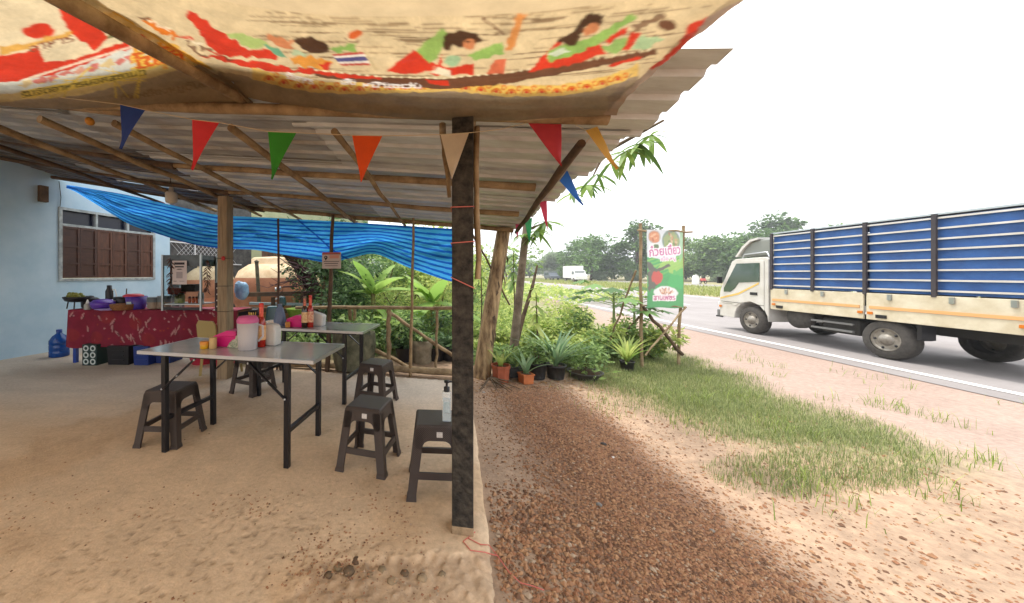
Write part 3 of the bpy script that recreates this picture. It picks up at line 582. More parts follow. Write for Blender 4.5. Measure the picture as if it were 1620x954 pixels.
# ---------------------------------------------------------------- folding tables
top_m = mat('table_laminate', 'b4babf', .16, c2='a4abb0', scale=3, spec=.7, coat=.5); blk = mat('black_steel', '15151a', .35, spec=.5); alu = mat('aluminium', 'b9bcc0', .35, metal=.9)
def make_table(label):
    t = empty('folding_table', label, 'table', group='black legged folding tables'); L, Wd, Hh = 1.56, .61, .82
    MB().box((0, 0, Hh-.011), (L-.012, Wd-.012, .02)).build('tabletop', top_m, t)
    mb = MB()
    for y in (-1, 1): mb.box((0, y*(Wd/2-.003), Hh-.013), (L, .006, .026))
    for x in (-1, 1): mb.box((x*(L/2-.003), 0, Hh-.013), (.006, Wd-.013, .026))
    mb.build('edge_trim', alu, t)
    mb = MB()
    for y in (-1, 1): mb.box((0, y*.235, Hh-.036), (1.36, .024, .028))
    mb.build('apron', blk, t)
    for x in (-1, 1):
        for y in (-1, 1):
            MB().bar((x*.55, y*.262, Hh-.03), (x*.545, y*.262, 0), .040).build('leg', blk, t, bevel=.003)
        MB().bar((x*.547, -.248, .27), (x*.547, .248, .27), .032).build('cross_bar', blk, t)
        for y in (-1, 1):
            mb = MB(); mb.bar((x*.545, y*.290, .52), (x*.24, y*.290, Hh-.045), .022, .010); mb.build('folding_brace', blk, t)
            mb = MB()
            for q, z in ((.545, .52), (.40, .635), (.24, Hh-.05)): mb.ball((x*q, y*.297, z), .009, 6, 4)
            tag(mb.build('rivet', alu, t), kind='stuff')
    return t
t1 = make_table('front folding table with frosted pitcher and red sauce bottle on it'); t1.location = (-1.34, 2.95, 0); t1.rotation_euler.z = R(-12)
t2 = copy_tree(t1); t2['label'] = 'rear folding table by the branch fence with brown and red bottles'; t2.location = (-1.107, 4.215, 0); t2.rotation_euler.z = R(-14)

# ---------------------------------------------------------------- plastic stools
rat = bpy.data.materials.new('rattan_plastic'); rat.use_nodes = True; _t = rat.node_tree; _b = _t.nodes['Principled BSDF']
_b.inputs['Base Color'].default_value = (*lin('392e29'), 1); _b.inputs['Roughness'].default_value = .45
_tc = _t.nodes.new('ShaderNodeTexCoord'); _ck = _t.nodes.new('ShaderNodeTexChecker'); _ck.inputs['Scale'].default_value = 70; _t.links.new(_tc.outputs['Object'], _ck.inputs['Vector'])
_wv = _t.nodes.new('ShaderNodeTexWave'); _wv.inputs['Scale'].default_value = 45; _wv.bands_direction = 'DIAGONAL'; _t.links.new(_tc.outputs['Object'], _wv.inputs['Vector'])
_bp = _t.nodes.new('ShaderNodeBump'); _bp.inputs['Strength'].default_value = .6; _bp.inputs['Distance'].default_value = .004; _t.links.new(_wv.outputs['Fac'], _bp.inputs['Height']); _t.links.new(_bp.outputs[0], _b.inputs['Normal'])
def make_stool(label):
    t = empty('plastic_stool', label, 'stool', group='dark brown woven pattern plastic stools'); Hs = .464; a, b = .138, .192     # half widths top / foot
    hw = lambda z: a+(b-a)*(1-z/Hs)
    mb = MB(); mb.box((0, 0, Hs-.012), (2*a+.008, 2*a+.008, .024), taper=.94); mb.build('seat', rat, t, bevel=.008)
    for k in range(4):
        M = Matrix.Rotation(pi/2*k, 3, 'Z'); tilt = (b-a)/Hs
        uy = M @ Vector((0, tilt, 1)).normalized(); ux = M @ Vector((1, 0, 0)); o = M @ Vector((0, -b, 0))
        top = (Hs-.02)*math.sqrt(1+tilt**2); z1 = top-.075
        w1 = hw(Hs-.02)-.004; w2 = hw(Hs-.19)-.006; iw = w1-.052
        arch = [(-iw-.012, z1-.055), (-iw-.006, z1-.03), (-iw+.004, z1-.014), (-iw+.022, z1-.003), (-iw+.045, z1), (iw-.045, z1), (iw-.022, z1-.003), (iw-.004, z1-.014), (iw+.006, z1-.03), (iw+.012, z1-.055)]
        MB().prism([(-w1, top), (-w1-.006, z1-.055)]+arch+[(w1+.006, z1-.055), (w1, top)], o, ux, uy, -.014).build('arched_skirt', rat, t)
        z = .15; w = hw(z)-.03; MB().prism([(-w, z-.018), (w, z-.018), (w-.004, z+.024), (-w+.004, z+.024)], o-Vector(M @ Vector((0, -.003, 0))), ux, uy, -.016).build('rail', rat, t)
    for sx_ in (-1, 1):
        for sy_ in (-1, 1):
            mb = MB(); vs = []
            for z, wd in ((Hs-.03, .062), (.16, .058), (.035, .056), (.022, .063), (0, .066)):
                h = hw(z)+(.004 if z < .03 else 0); c = .018
                L = [(h, h), (h-wd, h), (h-wd, h-c), (h-c, h-c), (h-c, h-wd), (h, h-wd)]
                vs += [(sx_*x, sy_*y, z) for x, y in L]
            n = 6; fs = [(i*n+j, i*n+(j+1) % n, (i+1)*n+(j+1) % n, (i+1)*n+j) for i in range(4) for j in range(n)]+[tuple(range(n)), tuple(range(4*n, 5*n))]
            if sx_*sy_ > 0: fs = [tuple(reversed(f)) for f in fs]
            mb.add(vs, fs); mb.build('leg', rat, t)
    mb = MB(); z = Hs-.055; mb.prism([(-.019, -.017), (.019, -.017), (.019, .017), (-.019, .017)], (.018, -hw(z)-.0005, z), (1, 0, 0), (0, .11, 1), .002)
    mb.build('price_tag', mat('paper_tag', 'd9d6d2', .7, c2='b9b4b2', scale=60), t)
    return t
s0 = make_stool('brown plastic stool with white tag, standing in front of another before the fence')
s0.location = (-.25, 2.66, 0); s0.rotation_euler.z = R(-17)
for x, y, rz, lb in ((.235, 2.37, -4, 'brown plastic stool beside the mossy post with a clear pump bottle on it'),
                     (-2.03, 3.04, -4, 'brown plastic stool standing under the left end of the front table'),
                     (-.29, 3.88, -22, 'brown plastic stool nearest the fence, behind the tagged one'),
                     (-1.84, 4.27, -24, 'brown plastic stool between the two tables, seen under the front tabletop'),
                     (-2.02, 5.05, -12, 'brown plastic stool farthest back, beside the timber post')):
    s = copy_tree(s0)
    if not ('pump bottle' in lb or 'nearest the fence' in lb):
        for ch in list(s.children):
            if ch.name.startswith('price_tag'): bpy.data.objects.remove(ch)
    s.location = (x, y, 0); s.rotation_euler.z = R(rz); s['label'] = lb

# ---------------------------------------------------------------- things on the tables
T0 = .8205
def onT(u, Y): return Vector(((u-CX)*Y/F, Y, T0))
glass = mat('clear_plastic', 'e4eef2', .06, alpha=.28, spec=.8); frost = mat('frosted_plastic', 'dcd8da', .45, transl=.45); pinkp = mat('pink_plastic', 'd8227f', .35, transl=.15)
whp = mat('white_plastic', 'd7d5d0', .4, transl=.2); redl = mat('red_sauce', '9c1f14', .2, coat=.4); water = mat('clear_liquid', 'cfdde0', .1, alpha=.35)
j = empty('condiment_jar', 'small yellow jar on the front table, left of the pink box', 'jar', onT(323.5, 2.90))
MB().lathe([(.030, 0), (.034, .004), (.034, .034), (.032, .037)], n=16).build('jar_body', mat('yellow_jar', 'd9a81e', .4, c2='c48a1a', scale=20), j); MB().lathe([(.036, .037), (.036, .056), (.033, .06)], n=16).build('lid', mat('amber_lid', 'd68a28', .4), j)
c = MB().lathe([(.027, 0), (.029, .003), (.030, .092), (.027, .094)], onT(337, 2.90), 14); tag(c.build('toothpick_cup', mat('beige_card', 'cdb07c', .8, c2='b89a68')), 'small beige cylinder beside the yellow jar on the front table', 'cup')
def pink_box(name, label, loc, rz, s=1):
    o = empty(name, label, 'box', loc, rz, 'pink napkin boxes')
    MB().box((0, 0, .045*s), (.20*s, .12*s, .09*s), taper=1.06).build('box_body', pinkp, o, bevel=.006)
    mb = MB(); mb.prism([(-.105*s, 0), (.105*s, 0), (.105*s, .045*s), (.02*s, .05*s), (-.105*s, .0)], (0, .06*s, .09*s), (1, 0, 0), (0, 0, 1), .12*s); mb.build('slanted_lid', pinkp, o, bevel=.004)
    return o
pink_box('napkin_box', 'bright pink plastic box on the front table', onT(362, 3.02), R(-8))
b = empty('printed_packet', 'small flower printed packet leaning between the pink box and frosted pitcher', 'packet', onT(370, 2.93), R(-12))
fl = mat('flower_print', 'd3cbb4', .7, c2='5e7a6a', scale=60); MB().prism([(-.07, 0), (.06, 0), (.06, .10), (.01, .105), (-.05, .04)], (0, 0, 0), (1, 0, 0), (0, .2, 1), -.03).build('packet_body', fl, b, bevel=.004)
pt_ = empty('water_pitcher', 'frosted plastic pitcher with pink lid on the front table', 'pitcher', onT(392, 2.88), R(20))
MB().lathe([(.070, 0), (.074, .005), (.084, .225), (.080, .225), (.07, .008)], n=24).build('pitcher_body', frost, pt_); MB().lathe([(0, .008), (.0665, .008), (.074, .13), (0, .13)], n=24).build('water', mat('cloudy_water', '9a948e', .2), pt_)
MB().lathe([(.086, .222), (.087, .245), (.070, .275), (.03, .28), (0, .28)], n=24).build('lid', mat('pale_pink_lid', 'd96aa0', .4, transl=.25), pt_)
MB().tube([(.082, 0, .20), (.115, 0, .19), (.118, 0, .10), (.08, 0, .06)], .009, 7).build('handle', frost, pt_)
def sauce_bottle(label, loc, s=1, neck='c2281c', body=None, lab='d98a3c'):
    o = empty('sauce_bottle', label, 'bottle', loc, R(10))
    MB().lathe([(.034*s, 0), (.037*s, .004), (.037*s, .20*s), (.030*s, .235*s), (.017*s, .26*s)], n=18).build('bottle_body', body or redl, o)
    MB().lathe([(.0385*s, .06*s), (.0385*s, .185*s)], n=18).build('paper_label', mat('bottle_label_'+lab, lab, .6, c2='e8c9a0', scale=35), o)
    MB().lathe([(.018*s, .255*s), (.019*s, .34*s), (.017*s, .345*s)], n=14).build('neck_foil', mat('neck_foil_'+neck, neck, .4, c2='e06a4a', scale=50), o)
    MB().lathe([(.0195*s, .345*s), (.0195*s, .372*s), (.017*s, .375*s)], n=14).build('cap', mat('bottle_cap_'+neck, neck, .35), o)
    return o
sauce_bottle('tall red topped sauce bottle with orange label on the front table', onT(413.5, 2.98), 1.0)
o = empty('tissue_dispenser', 'rounded white tissue dispenser behind the sauce bottle on the front table', 'dispenser', onT(427, 3.06), R(-14))
MB().prism([(-.07, 0), (.085, 0), (.088, .12), (.08, .165), (.06, .185), (-.07, .19)], (0, -.05, 0), (1, 0, 0), (0, 0, 1), -.1).build('dispenser_body', whp, o, bevel=.015)
o = empty('cutlery_jar', 'clear jar of pale sticks behind the pitcher on the front table', 'jar', onT(398, 3.2))
MB().lathe([(.04, 0), (.042, .004), (.042, .20), (.039, .20), (.038, .01)], n=16).build('jar_body', glass, o)
for k in range(7): MB().tube([(random.uniform(-.02, .02), random.uniform(-.02, .02), .012), (random.uniform(-.04, .04), random.uniform(-.03, .03), .27)], .004, 5).build('chopstick', mat('pale_stick', 'c9a552', .6), o)
# rear table
sauce_bottle('red bottle with pale cap on the rear table', onT(491, 4.06), 1.0, 'c8342a', redl, 'b02a1c')
sauce_bottle('dark brown bottle with gold label on the rear table', onT(482, 4.04), .98, '6e5a48', mat('brown_glass', '2a1710', .12, coat=.5), 'c08a48')
pink_box('napkin_box', 'magenta box beside the brown bottle on the rear table', onT(470, 4.12), R(-16), 1.0)
tag(MB().box(onT(455, 4.05)+Vector((0, 0, .032)), (.055, .055, .064), rz=.3).build('spice_tin', mat('gold_tin', 'c58a3a', .4, c2='a86a28', scale=30), bevel=.006), 'small orange tin at the left of the rear table', 'tin')
o = empty('tissue_dispenser', 'rounded white tissue dispenser beside the red bottle on the rear table', 'dispenser', onT(504, 4.18), R(-14)); MB().prism([(-.09, 0), (.07, 0), (.085, .12), (.06, .14), (-.09, .18)], (0, -.05, 0), (1, 0, 0), (0, 0, 1), -.1).build('dispenser_body', whp, o, bevel=.012)
mb = MB(); mb.lathe([(.07, 0), (.075, .05), (.06, .14), (.045, .2), (.02, .235), (.028, .26)], n=12); bag = mb.build('plastic_bag', mat('bluish_film', '8f9cb8', .25, transl=.5)); bag.location = onT(443, 4.2)
for v in bag.data.vertices: v.co.x += random.uniform(-.008, .008); v.co.y += random.uniform(-.008, .008)
tag(bag, 'knotted bluish plastic bag on the rear table', 'bag')
# pump bottle on the stool by the post
o = empty('pump_bottle', 'clear pump bottle with black top on the stool beside the mossy post', 'bottle', (.300, 2.31, .4655), R(-8))
MB().box((0, 0, .098), (.062, .055, .194), taper=.97).build('bottle_body', glass, o, bevel=.006); MB().box((0, 0, .075), (.052, .046, .14)).build('sanitiser_liquid', water, o)
mb = MB(); mb.lathe([(.02, .196), (.02, .225), (.008, .23), (.008, .252), (.018, .255), (.018, .268), (0, .27)], n=14); mb.box((.018, 0, .262), (.04, .012, .01)); mb.build('pump_top', blk, o)
MB().box((0, -.0295, .10), (.04, .002, .07)).build('bottle_label', mat('pale_label', 'c6d3d6', .5, c2='9fb4bc', scale=40), o)

# ---------------------------------------------------------------- serving counter with red cloth, and what stands on and under it
CT = empty('serving_counter', 'long counter table covered with a dark red patterned cloth', 'counter', (-4.0, 5.85, 0))
cl = Vector((-5.42, 5.62)); cr = Vector((-2.62, 5.52)); TZ = .862
wood = mat('counter_wood', '6a3f2c', .7, c2='4c2c1f'); blue_w = mat('blue_paint', '1d3c8a', .5)
MB().box((-.0, .02, TZ-.03), (2.7, .5, .03), rz=R(-2)).build('counter_top', wood, CT)
for x, y, m in ((-1.33, -.22, blue_w), (-1.33, .3, blue_w), (.22, -.24, wood), (.22, .3, wood), (1.3, -.24, wood)): MB().bar((x, y, 0), (x, y, TZ-.046), .05).build('leg', m, CT)
# cloth: top sheet and hanging front with folds; print in point colours
NXc, NYc = 200, 60; ss = np.linspace(0, 2.8, NXc); ts = np.r_[np.linspace(0, .40, 8), np.linspace(.41, .98, NYc-8)]
pc = Paint(ss, ts, '7d1430')
rr = random.Random(3)
for k in range(150):
    x, y = rr.uniform(0, 2.8), rr.uniform(.0, 1.0); a = rr.choice((.9, 1.1, 2.0, -1.0, 1.5)); kk = rr.random()
    if kk < .5: pc.ell((x, y), (.055, .014), 'b98f8c', .8, a, .5); pc.ell((x+.02, y+.02), (.03, .008), '4a1622', .8, a)
    else: pc.ell((x, y), (.015, .013), rr.choice(('a8485c', 'c49a9a', 'a03a28')), .8)
for k in range(6): x = rr.uniform(0, 2.8); pc.ell((x, rr.uniform(.5, .9)), (.12, .10), '96301f', .35)
pc.fade(.25, 6)
V = np.zeros((NYc, NXc, 3)); u = ss/2.8
bx = cl.x+(cr.x-cl.x)*u; by_ = cl.y+(cr.y-cl.y)*u
for i, t in enumerate(ts):
    if t <= .40: V[i] = np.c_[bx, by_+.48-t*1.2, np.full(NXc, TZ+.004)+.002*np.sin(ss*9)]
    else:
        d = t-.405; fold = .035*np.sin(ss*11+1.5*np.sin(ss*3.1))*min(1, d*3); hem = .03*np.sin(ss*4.2)+.02*np.sin(ss*9)
        V[i] = np.c_[bx+.02*np.sin(ss*8)*d, by_-.03-fold-.06*d, TZ+.004-d*(1.02+.0*hem)-hem*d*1.2]
V = V.reshape(-1, 3)
tag(npmesh('table_cloth', V, grid_faces(NXc, NYc), mat('printed_cloth', '7d1430', .8, attr='print', var=.2, scale=6), attr={'print': pc.cols()}, smooth=True), 'dark red printed cloth hanging over the serving counter', 'tablecloth')
ZC = TZ+.006
def onC(u, Y=5.7): return Vector(((u-CX)*Y/F, Y, ZC))
o = empty('fruit_basket', 'black wire stand of green limes at the left end of the counter', 'basket', onC(124, 5.78))
dkp = mat('dark_plastic', '1b1a1e', .4)
MB().lathe([(.10, .11), (.17, .13), (.20, .19), (.195, .20), (.165, .14), (0, .12)], n=20).build('basket_bowl', dkp, o)
for k in range(4): a = k*pi/2+.4; MB().tube([(.13*cos(a), .13*sin(a), .12), (.15*cos(a), .15*sin(a), 0)], .01, 6).build('leg', dkp, o)
for k in range(14): MB().ball((random.uniform(-.12, .12), random.uniform(-.1, .1), .19+random.uniform(0, .06)), .034, 8, 6).build('lime', mat('lime_skin', '5d6b22', .4, c2='7d7a2a', scale=5), o)
o = empty('cooking_pot', 'black lidded pot beside the basket of limes', 'pot', onC(143, 5.85)); MB().lathe([(.09, 0), (.12, .02), (.125, .14), (.13, .145), (.09, .175), (.02, .19), (.02, .21), (0, .212)], n=20).build('pot_body', dkp, o)
o = empty('seasoning_bottle', 'small white bottle with pointed cap in front of the black pot', 'bottle', onC(138.5, 5.58)); MB().lathe([(.045, 0), (.048, .005), (.048, .08), (.03, .1)], n=14).build('bottle_body', mat('milky_plastic', '9a9894', .4), o); MB().lathe([(.026, .10), (.022, .12), (.006, .165), (0, .166)], n=12).build('nozzle', whp, o)
o = empty('purple_bowl', 'purple plastic bowl with a matching lid on the counter', 'bowl', onC(163, 5.66)); MB().lathe([(.11, 0), (.15, .03), (.17, .11), (.165, .115), (.12, .15), (.05, .165), (0, .166)], n=22).build('bowl_body', mat('purple_plastic', '56309a', .35), o)
o = empty('lilac_plate', 'flat lilac plate under the edge of the purple bowl', 'plate', onC(170, 5.50)); MB().lathe([(.10, 0), (.16, .02), (.155, .024), (0, .01)], n=22).build('dish', mat('lilac_plastic', '9a88b8', .4), o)
o = empty('thermos_flask', 'dark flask with a pale handle standing behind the purple bowl', 'flask', onC(173, 5.95)); MB().lathe([(.05, 0), (.055, .01), (.055, .28), (.035, .33), (.035, .38), (0, .385)], n=16).build('flask_body', dkp, o); MB().tube([(.055, 0, .30), (.10, 0, .31), (.125, 0, .2), (.12, 0, .12)], .010, 7).build('handle', whp, o)
o = empty('steel_bowl', 'steel bowl just behind the purple one', 'bowl', onC(181, 5.84)); MB().lathe([(.08, 0), (.13, .06), (.15, .14), (.145, .14), (.07, .01)], n=20).build('bowl_body', alu, o)
o = empty('woven_tray', 'low tan woven tray in the middle of the counter', 'tray', onC(196, 5.58)); MB().lathe([(.15, 0), (.17, .02), (.185, .09), (.178, .095), (.15, .02), (0, .018)], n=24).build('tray_body', mat('tan_wicker', '8f6038', .8, c2='6b4526', scale=40, bump=.6, bscale=120), o)
o = empty('black_saucepan', 'small black saucepan with an upright stick behind the tray', 'saucepan', onC(194, 5.86)); MB().lathe([(.11, 0), (.12, .12), (.125, .19), (.118, .19), (.10, .01)], n=18).build('pan_body', dkp, o); MB().tube([(.05, 0, .05), (.07, 0, .33)], .009, 6).build('stick', pole_d, o)
o = empty('blue_bucket', 'blue and purple bucket with a red lid tilted on it', 'bucket', onC(216, 5.68)); MB().lathe([(.11, 0), (.125, .02), (.155, .21), (.15, .21), (.11, .02)], n=22).build('bucket_body', mat('violet_plastic', '3a2f9c', .35, c2='5e3f96', scale=5), o); MB().lathe([(.14, .205), (.145, .225), (.09, .25), (0, .255)], (-.05, 0, .0), n=22).build('lid', mat('coral_plastic', 'c23a4a', .4), o)
MB().prism([(-.04, 0), (.04, 0), (.04, .07), (-.04, .07)], (-.01, -.142, .06), (1, 0, 0), (0, -.12, 1), .003).build('round_print', mat('pale_label', 'c6d3d6'), o)
plate = mat('ceramic', 'a59484', .35, c2='97887a'); plg = mat('grey_plate', '707a80', .4)
for u, n_, lb in ((244, 9, 'left stack of grey and beige bowls beside the display cabinet'), (260, 10, 'right stack of grey and beige bowls against the display cabinet')):
    o = empty('bowl_stack', lb, 'bowls', onC(u, 5.68), 0, 'stacks of bowls')
    for k in range(n_): MB().lathe([(.06, 0), (.10, .02), (.105, .034), (.10, .034), (.05, .006)], (random.uniform(-.004, .004), 0, k*.0205), n=20).build('bowl', plate if k < n_*.5 else plg, o)
# glazed display cabinet
CB = empty('display_cabinet', 'small glazed display cabinet with steel frame standing on the counter', 'cabinet', onC(301, 5.60), R(-3))
stl = mat('brushed_steel', '9aa0a2', .35, metal=.8); w2, d2, h2 = .31, .20, .88
for x in (-1, 1):
    for y in (-1, 1): MB().box((x*w2, y*d2, h2/2), (.028, .028, h2)).build('frame_post', stl, CB)
pane = mat('cabinet_glass', 'dfe8ea', .03, trans=1, ior=1.05, spec=.3)
MB().box((0, 0, h2-.09), (2*w2-.03, 2*d2+.01, .17)).build('steel_hood', mat('dull_steel', '5d6366', .45, metal=.6, c2='4a4e50'), CB)
for z in (.10, ): MB().box((0, 0, z), (2*w2-.03, 2*d2-.01, .016)).build('shelf', stl, CB)
MB().box((0, -d2-.002, .035), (2*w2-.03, .012, .045)).build('lower_rail', dkp, CB)
MB().box((w2, 0, .5), (.006, 2*d2-.03, .62)).build('side_pane', pane, CB); MB().box((-w2, 0, .5), (.006, 2*d2-.03, .62)).build('side_pane', pane, CB)
MB().box((.0, -d2, .47), (2*w2-.03, .006, .56)).build('front_pane', pane, CB)
o = empty('payment_poster', 'white poster with dark heading bars stuck on the display cabinet', 'poster', onC(284, 5.37)+Vector((0, 0, .43)), R(-3))
paper = mat('paper_white', 'cfc3c3', .7); ink = mat('dark_ink', '28222c', .7)
MB().box((0, 0, .17), (.235, .003, .37)).build('sheet', paper, o)
for x, z, w, h in ((0, .31, .165, .035), (0, .26, .145, .02), (0, .225, .06, .008), (0, .215, .09, .006), (-.07, .035, .05, .007), (.04, .035, .08, .005)): MB().box((x, -.003, z), (w, .002, h)).build('printed_bar', ink, o)
MB().box((0, -.003, .13), (.10, .002, .10)).build('pale_square', mat('pale_grey_ink', 'a39a9e', .7), o)
def on_shelf(u, Y=5.6): p = onC(u, Y); p.z = ZC+.109; return p
for u, r, h, c, lb in ((280, .035, .13, 'a8b08a', 'pale green jar at the left inside the cabinet'), (287, .05, .16, '8a9660', 'wide green jar inside the cabinet'), (300, .022, .10, 'b4532c', 'left small orange sauce jar on the cabinet shelf'), (306, .022, .10, 'b4532c', 'middle small orange sauce jar on the cabinet shelf'), (311.5, .022, .10, 'b4532c', 'right small orange sauce jar on the cabinet shelf'), (318, .045, .17, 'c4ccd0', 'clear jar at the right inside the cabinet')):
    o = empty('glass_jar', lb, 'jar', on_shelf(u), 0, 'jars in the cabinet'); MB().lathe([(r*.9, 0), (r, .005), (r, h*.8), (r*.8, h*.86)], n=12).build('jar_body', mat('jar_'+c, c, .25), o); MB().lathe([(r*.85, h*.86), (r*.85, h), (0, h*1.01)], n=12).build('lid', dkp if r < .03 else whp, o)
o = empty('steel_tray', 'dark tray of meat hung behind the poster in the cabinet', 'tray', on_shelf(302, 5.66)); MB().box((0, 0, .24), (.22, .16, .12)).build('tray_body', mat('smoked_meat', '4a3a34', .6, c2='2c211e'), o)
o = empty('red_basket', 'red lattice basket low behind the poster in the cabinet', 'basket', on_shelf(280, 5.64)); MB().box((0, 0, .19), (.20, .14, .10), taper=1.1).build('basket_body', mat('red_basket_plastic', '7a2a20', .5, c2='b04a34', scale=50), o)
chil = mat('dried_chilli', '5c1c14', .5, c2='38301c', scale=9)
for u, z0, n_, sg, lb in ((270, .28, 9, -1, 'dark string of dried peppers on the left post of the cabinet'), (328, .25, 13, 1, 'dark string of dried peppers on the right front post of the cabinet')):
    b = onC(u, 5.37); o = empty('pepper_string', lb, 'peppers', b+Vector((0, 0, z0)), 0, 'strings of dried peppers')
    for k in range(n_*3):
        z = k/(n_*3)*.50; a = random.uniform(0, 2*pi); d = Vector((cos(a), sin(a)*.5, -.3-random.random()*.8)).normalized(); p = Vector((0, 0, z+.06))
        MB().tube([p, p+d*.04, p+d*.085+Vector((0, 0, -.01))], [.004, .009, .002], 5).build('pepper', chil, o)
o = empty('speaker_box', 'tall narrow dark box with a row of pale knobs behind the timber post', 'box', onC(349, 5.45), R(-4)); MB().box((0, 0, .22), (.10, .14, .44)).build('box_body', mat('dark_maroon', '2a1216', .5), o)
for k in range(4): MB().ball((-.01, -.072, .07+k*.095), .013, 8, 5).build('knob', whp, o)
o = empty('paper_scrap', 'crumpled white paper on the counter edge near the cabinet', 'paper', onC(341, 5.42)); MB().box((0, 0, .012), (.07, .05, .02), taper=.6).build('scrap', whp, o)
# below the counter
o = empty('water_jug', 'large blue water bottle on the floor left of the counter', 'bottle', (-6.02, 6.05, 0)); bj = mat('blue_bottle', '1c4f9c', .15, transl=.3, coat=.3)
MB().lathe([(.12, 0), (.135, .01), (.135, .10), (.128, .11), (.135, .12), (.135, .20), (.128, .21), (.135, .22), (.135, .28), (.09, .36), (.04, .40), (.035, .43)], n=24).build('bottle_body', bj, o); MB().lathe([(.04, .425), (.042, .47), (0, .472)], n=16).build('cap', mat('blue_cap', '153a86', .4), o)
o = empty('patterned_box', 'dark box with white rosette pattern under the counter', 'box', (-4.93, 5.55, 0), R(-4)); MB().box((0, 0, .165), (.24, .22, .33)).build('box_body', mat('teal_card', '18302e', .6), o)
rw = mat('white_print', 'b9c2c0', .6)
for a in (-1, 1):
    for b_ in range(3):
        mb = MB(); n = 12; c = Vector((a*.058, -.1115, .06+b_*.105))
        mb.add([c+Vector((r*cos(2*pi*k/n), 0, r*sin(2*pi*k/n))) for r in (.026, .048) for k in range(n)], [(k, (k+1) % n, n+(k+1) % n, n+k) for k in range(n)]); mb.build('rosette', rw, o)
cbm = mat('blue_crate', '182f72', .5); 
for x, y, c, lb in ((-4.50, 5.62, dkp, 'black plastic crate under the counter beside the patterned box'), (-4.12, 5.60, cbm, 'blue plastic crate under the middle of the counter'), (-3.86, 5.72, cbm, 'blue plastic crate farther back, right under the middle of the counter')):
    o = empty('plastic_crate', lb, 'crate', (x, y, 0), R(-3), 'crates under the counter'); MB().box((0, 0, .15), (.34 if c is dkp else .24, .30, .30), taper=1.06).build('crate_body', c, o, bevel=.006)
    for z in (.08, .15, .22): MB().box((0, -.158, z), (.2, .01, .02)).build('rib', c, o)
for x, y, lb in ((-3.24, 5.6, 'left pink plastic basin under the counter'), (-2.86, 5.55, 'right pink plastic basin under the counter by the timber post')):
    o = empty('plastic_basin', lb, 'basin', (x, y, 0), 0, 'basins under the counter'); MB().lathe([(.15, 0), (.16, .01), (.20, .15), (.21, .155), (.195, .15), (.15, .015)], n=24).build('basin_body', mat('pink_basin', 'b8324a', .4), o)
o = empty('plastic_chair', 'pale yellow plastic chair back standing behind the pink box', 'chair', (-2.62, 5.0, 0), R(160)); ych = mat('cream_plastic', 'a3905c', .45)
MB().prism([(-.17, .45), (.17, .45), (.175, .74), (.13, .80), (-.13, .80), (-.175, .74)], (0, .19, 0), (1, 0, 0), (0, .1, 1), .02).build('backrest', ych, o); MB().box((0, 0, .44), (.38, .38, .03)).build('seat', ych, o, bevel=.008)
for x in (-1, 1):
    for y in (-1, 1): MB().bar((x*.16, y*.16, .43), (x*.19, y*.19, 0), .035).build('leg', ych, o)

# ---------------------------------------------------------------- hanging lamp, bunting, little sign, string on the floor
lp = P(271, 312, 4.55); o = empty('hanging_lamp', 'unlit white bulb hanging on a short wire under the roof', 'lamp', lp)
MB().lathe([(.035, -.085), (.062, -.075), (.07, -.05), (.07, .045), (.06, .065), (.03, .075), (.026, .13), (.012, .135)], n=18).build('bulb', mat('milky_lamp', 'b8b0a4', .4), o)
MB().tube([(0, 0, .13), (-.01, 0, .22), (.0, 0, .36)], .006, 5).build('lamp_wire', MATS['dark_wire'], o)
tag(MB().ball(P(142, 192, 2.85), .033, 14, 9).build('yellow_ball', mat('yellow_ball_skin', 'b87a1c', .5)), 'small yellow ball fixed to a roof pole at the left', 'ball')
bun = empty('bunting', 'string of coloured triangular pennants hanging along the front beam', 'bunting', P(600, 200, 2.05))
PEN = [('1f3f8c', 'dark blue', (190, 165, 2.22), (230, 174, 2.18), (191, 236, 2.2)), ('d8323a', 'red', (304, 189, 2.10), (347, 194, 2.08), (304, 269, 2.08)), ('2f8f28', 'green', (424, 208, 2.03), (469, 210, 2.02), (430, 284, 2.02)),
       ('e8561c', 'orange', (557, 214, 2.0), (605, 215, 1.98), (571, 288, 1.98)), ('d8c6ac', 'cream', (697, 213, 1.87), (742, 210, 1.87), (715, 284, 1.87)), ('c83a42', 'red', (835, 194, 1.98), (888, 185, 1.96), (888, 263, 1.97)),
       ('d8a040', 'yellow', (926, 206, 2.02), (945, 200, 2.1), (976, 268, 2.06)), ('2468c0', 'blue', (885, 286, 2.75), (897, 269, 2.8), (922, 325, 2.78)), ('d8405c', 'pink', (853, 320, 3.6), (865, 317, 3.62), (866, 362, 3.6)),
       ('2f9a58', 'green', (830, 350, 4.2), (842, 344, 4.25), (838, 384, 4.2)), ('d84a78', 'pink', (815, 352, 4.75), (824, 351, 4.75), (818, 379, 4.75))]
for c, nm, a, b, t in PEN:
    a, b, t = P(*a), P(*b), P(*t); n = (b-a).cross(t-a).normalized(); V = []; K = 6
    for i in range(K+1):
        for jx in range(K+1): f = i/K; g_ = jx/K; p = a.lerp(b, g_).lerp(t, f); V.append(p+n*.012*sin(3*f+4*g_)*f)
    q = grid_faces(K+1, K+1); pm = mat('pennant_'+c, c, .6, transl=.4, var=.12, scale=12)
    tag(npmesh('pennant', [tuple(v) for v in V], q, pm, bun, True, smooth=True), nm+' pennant')
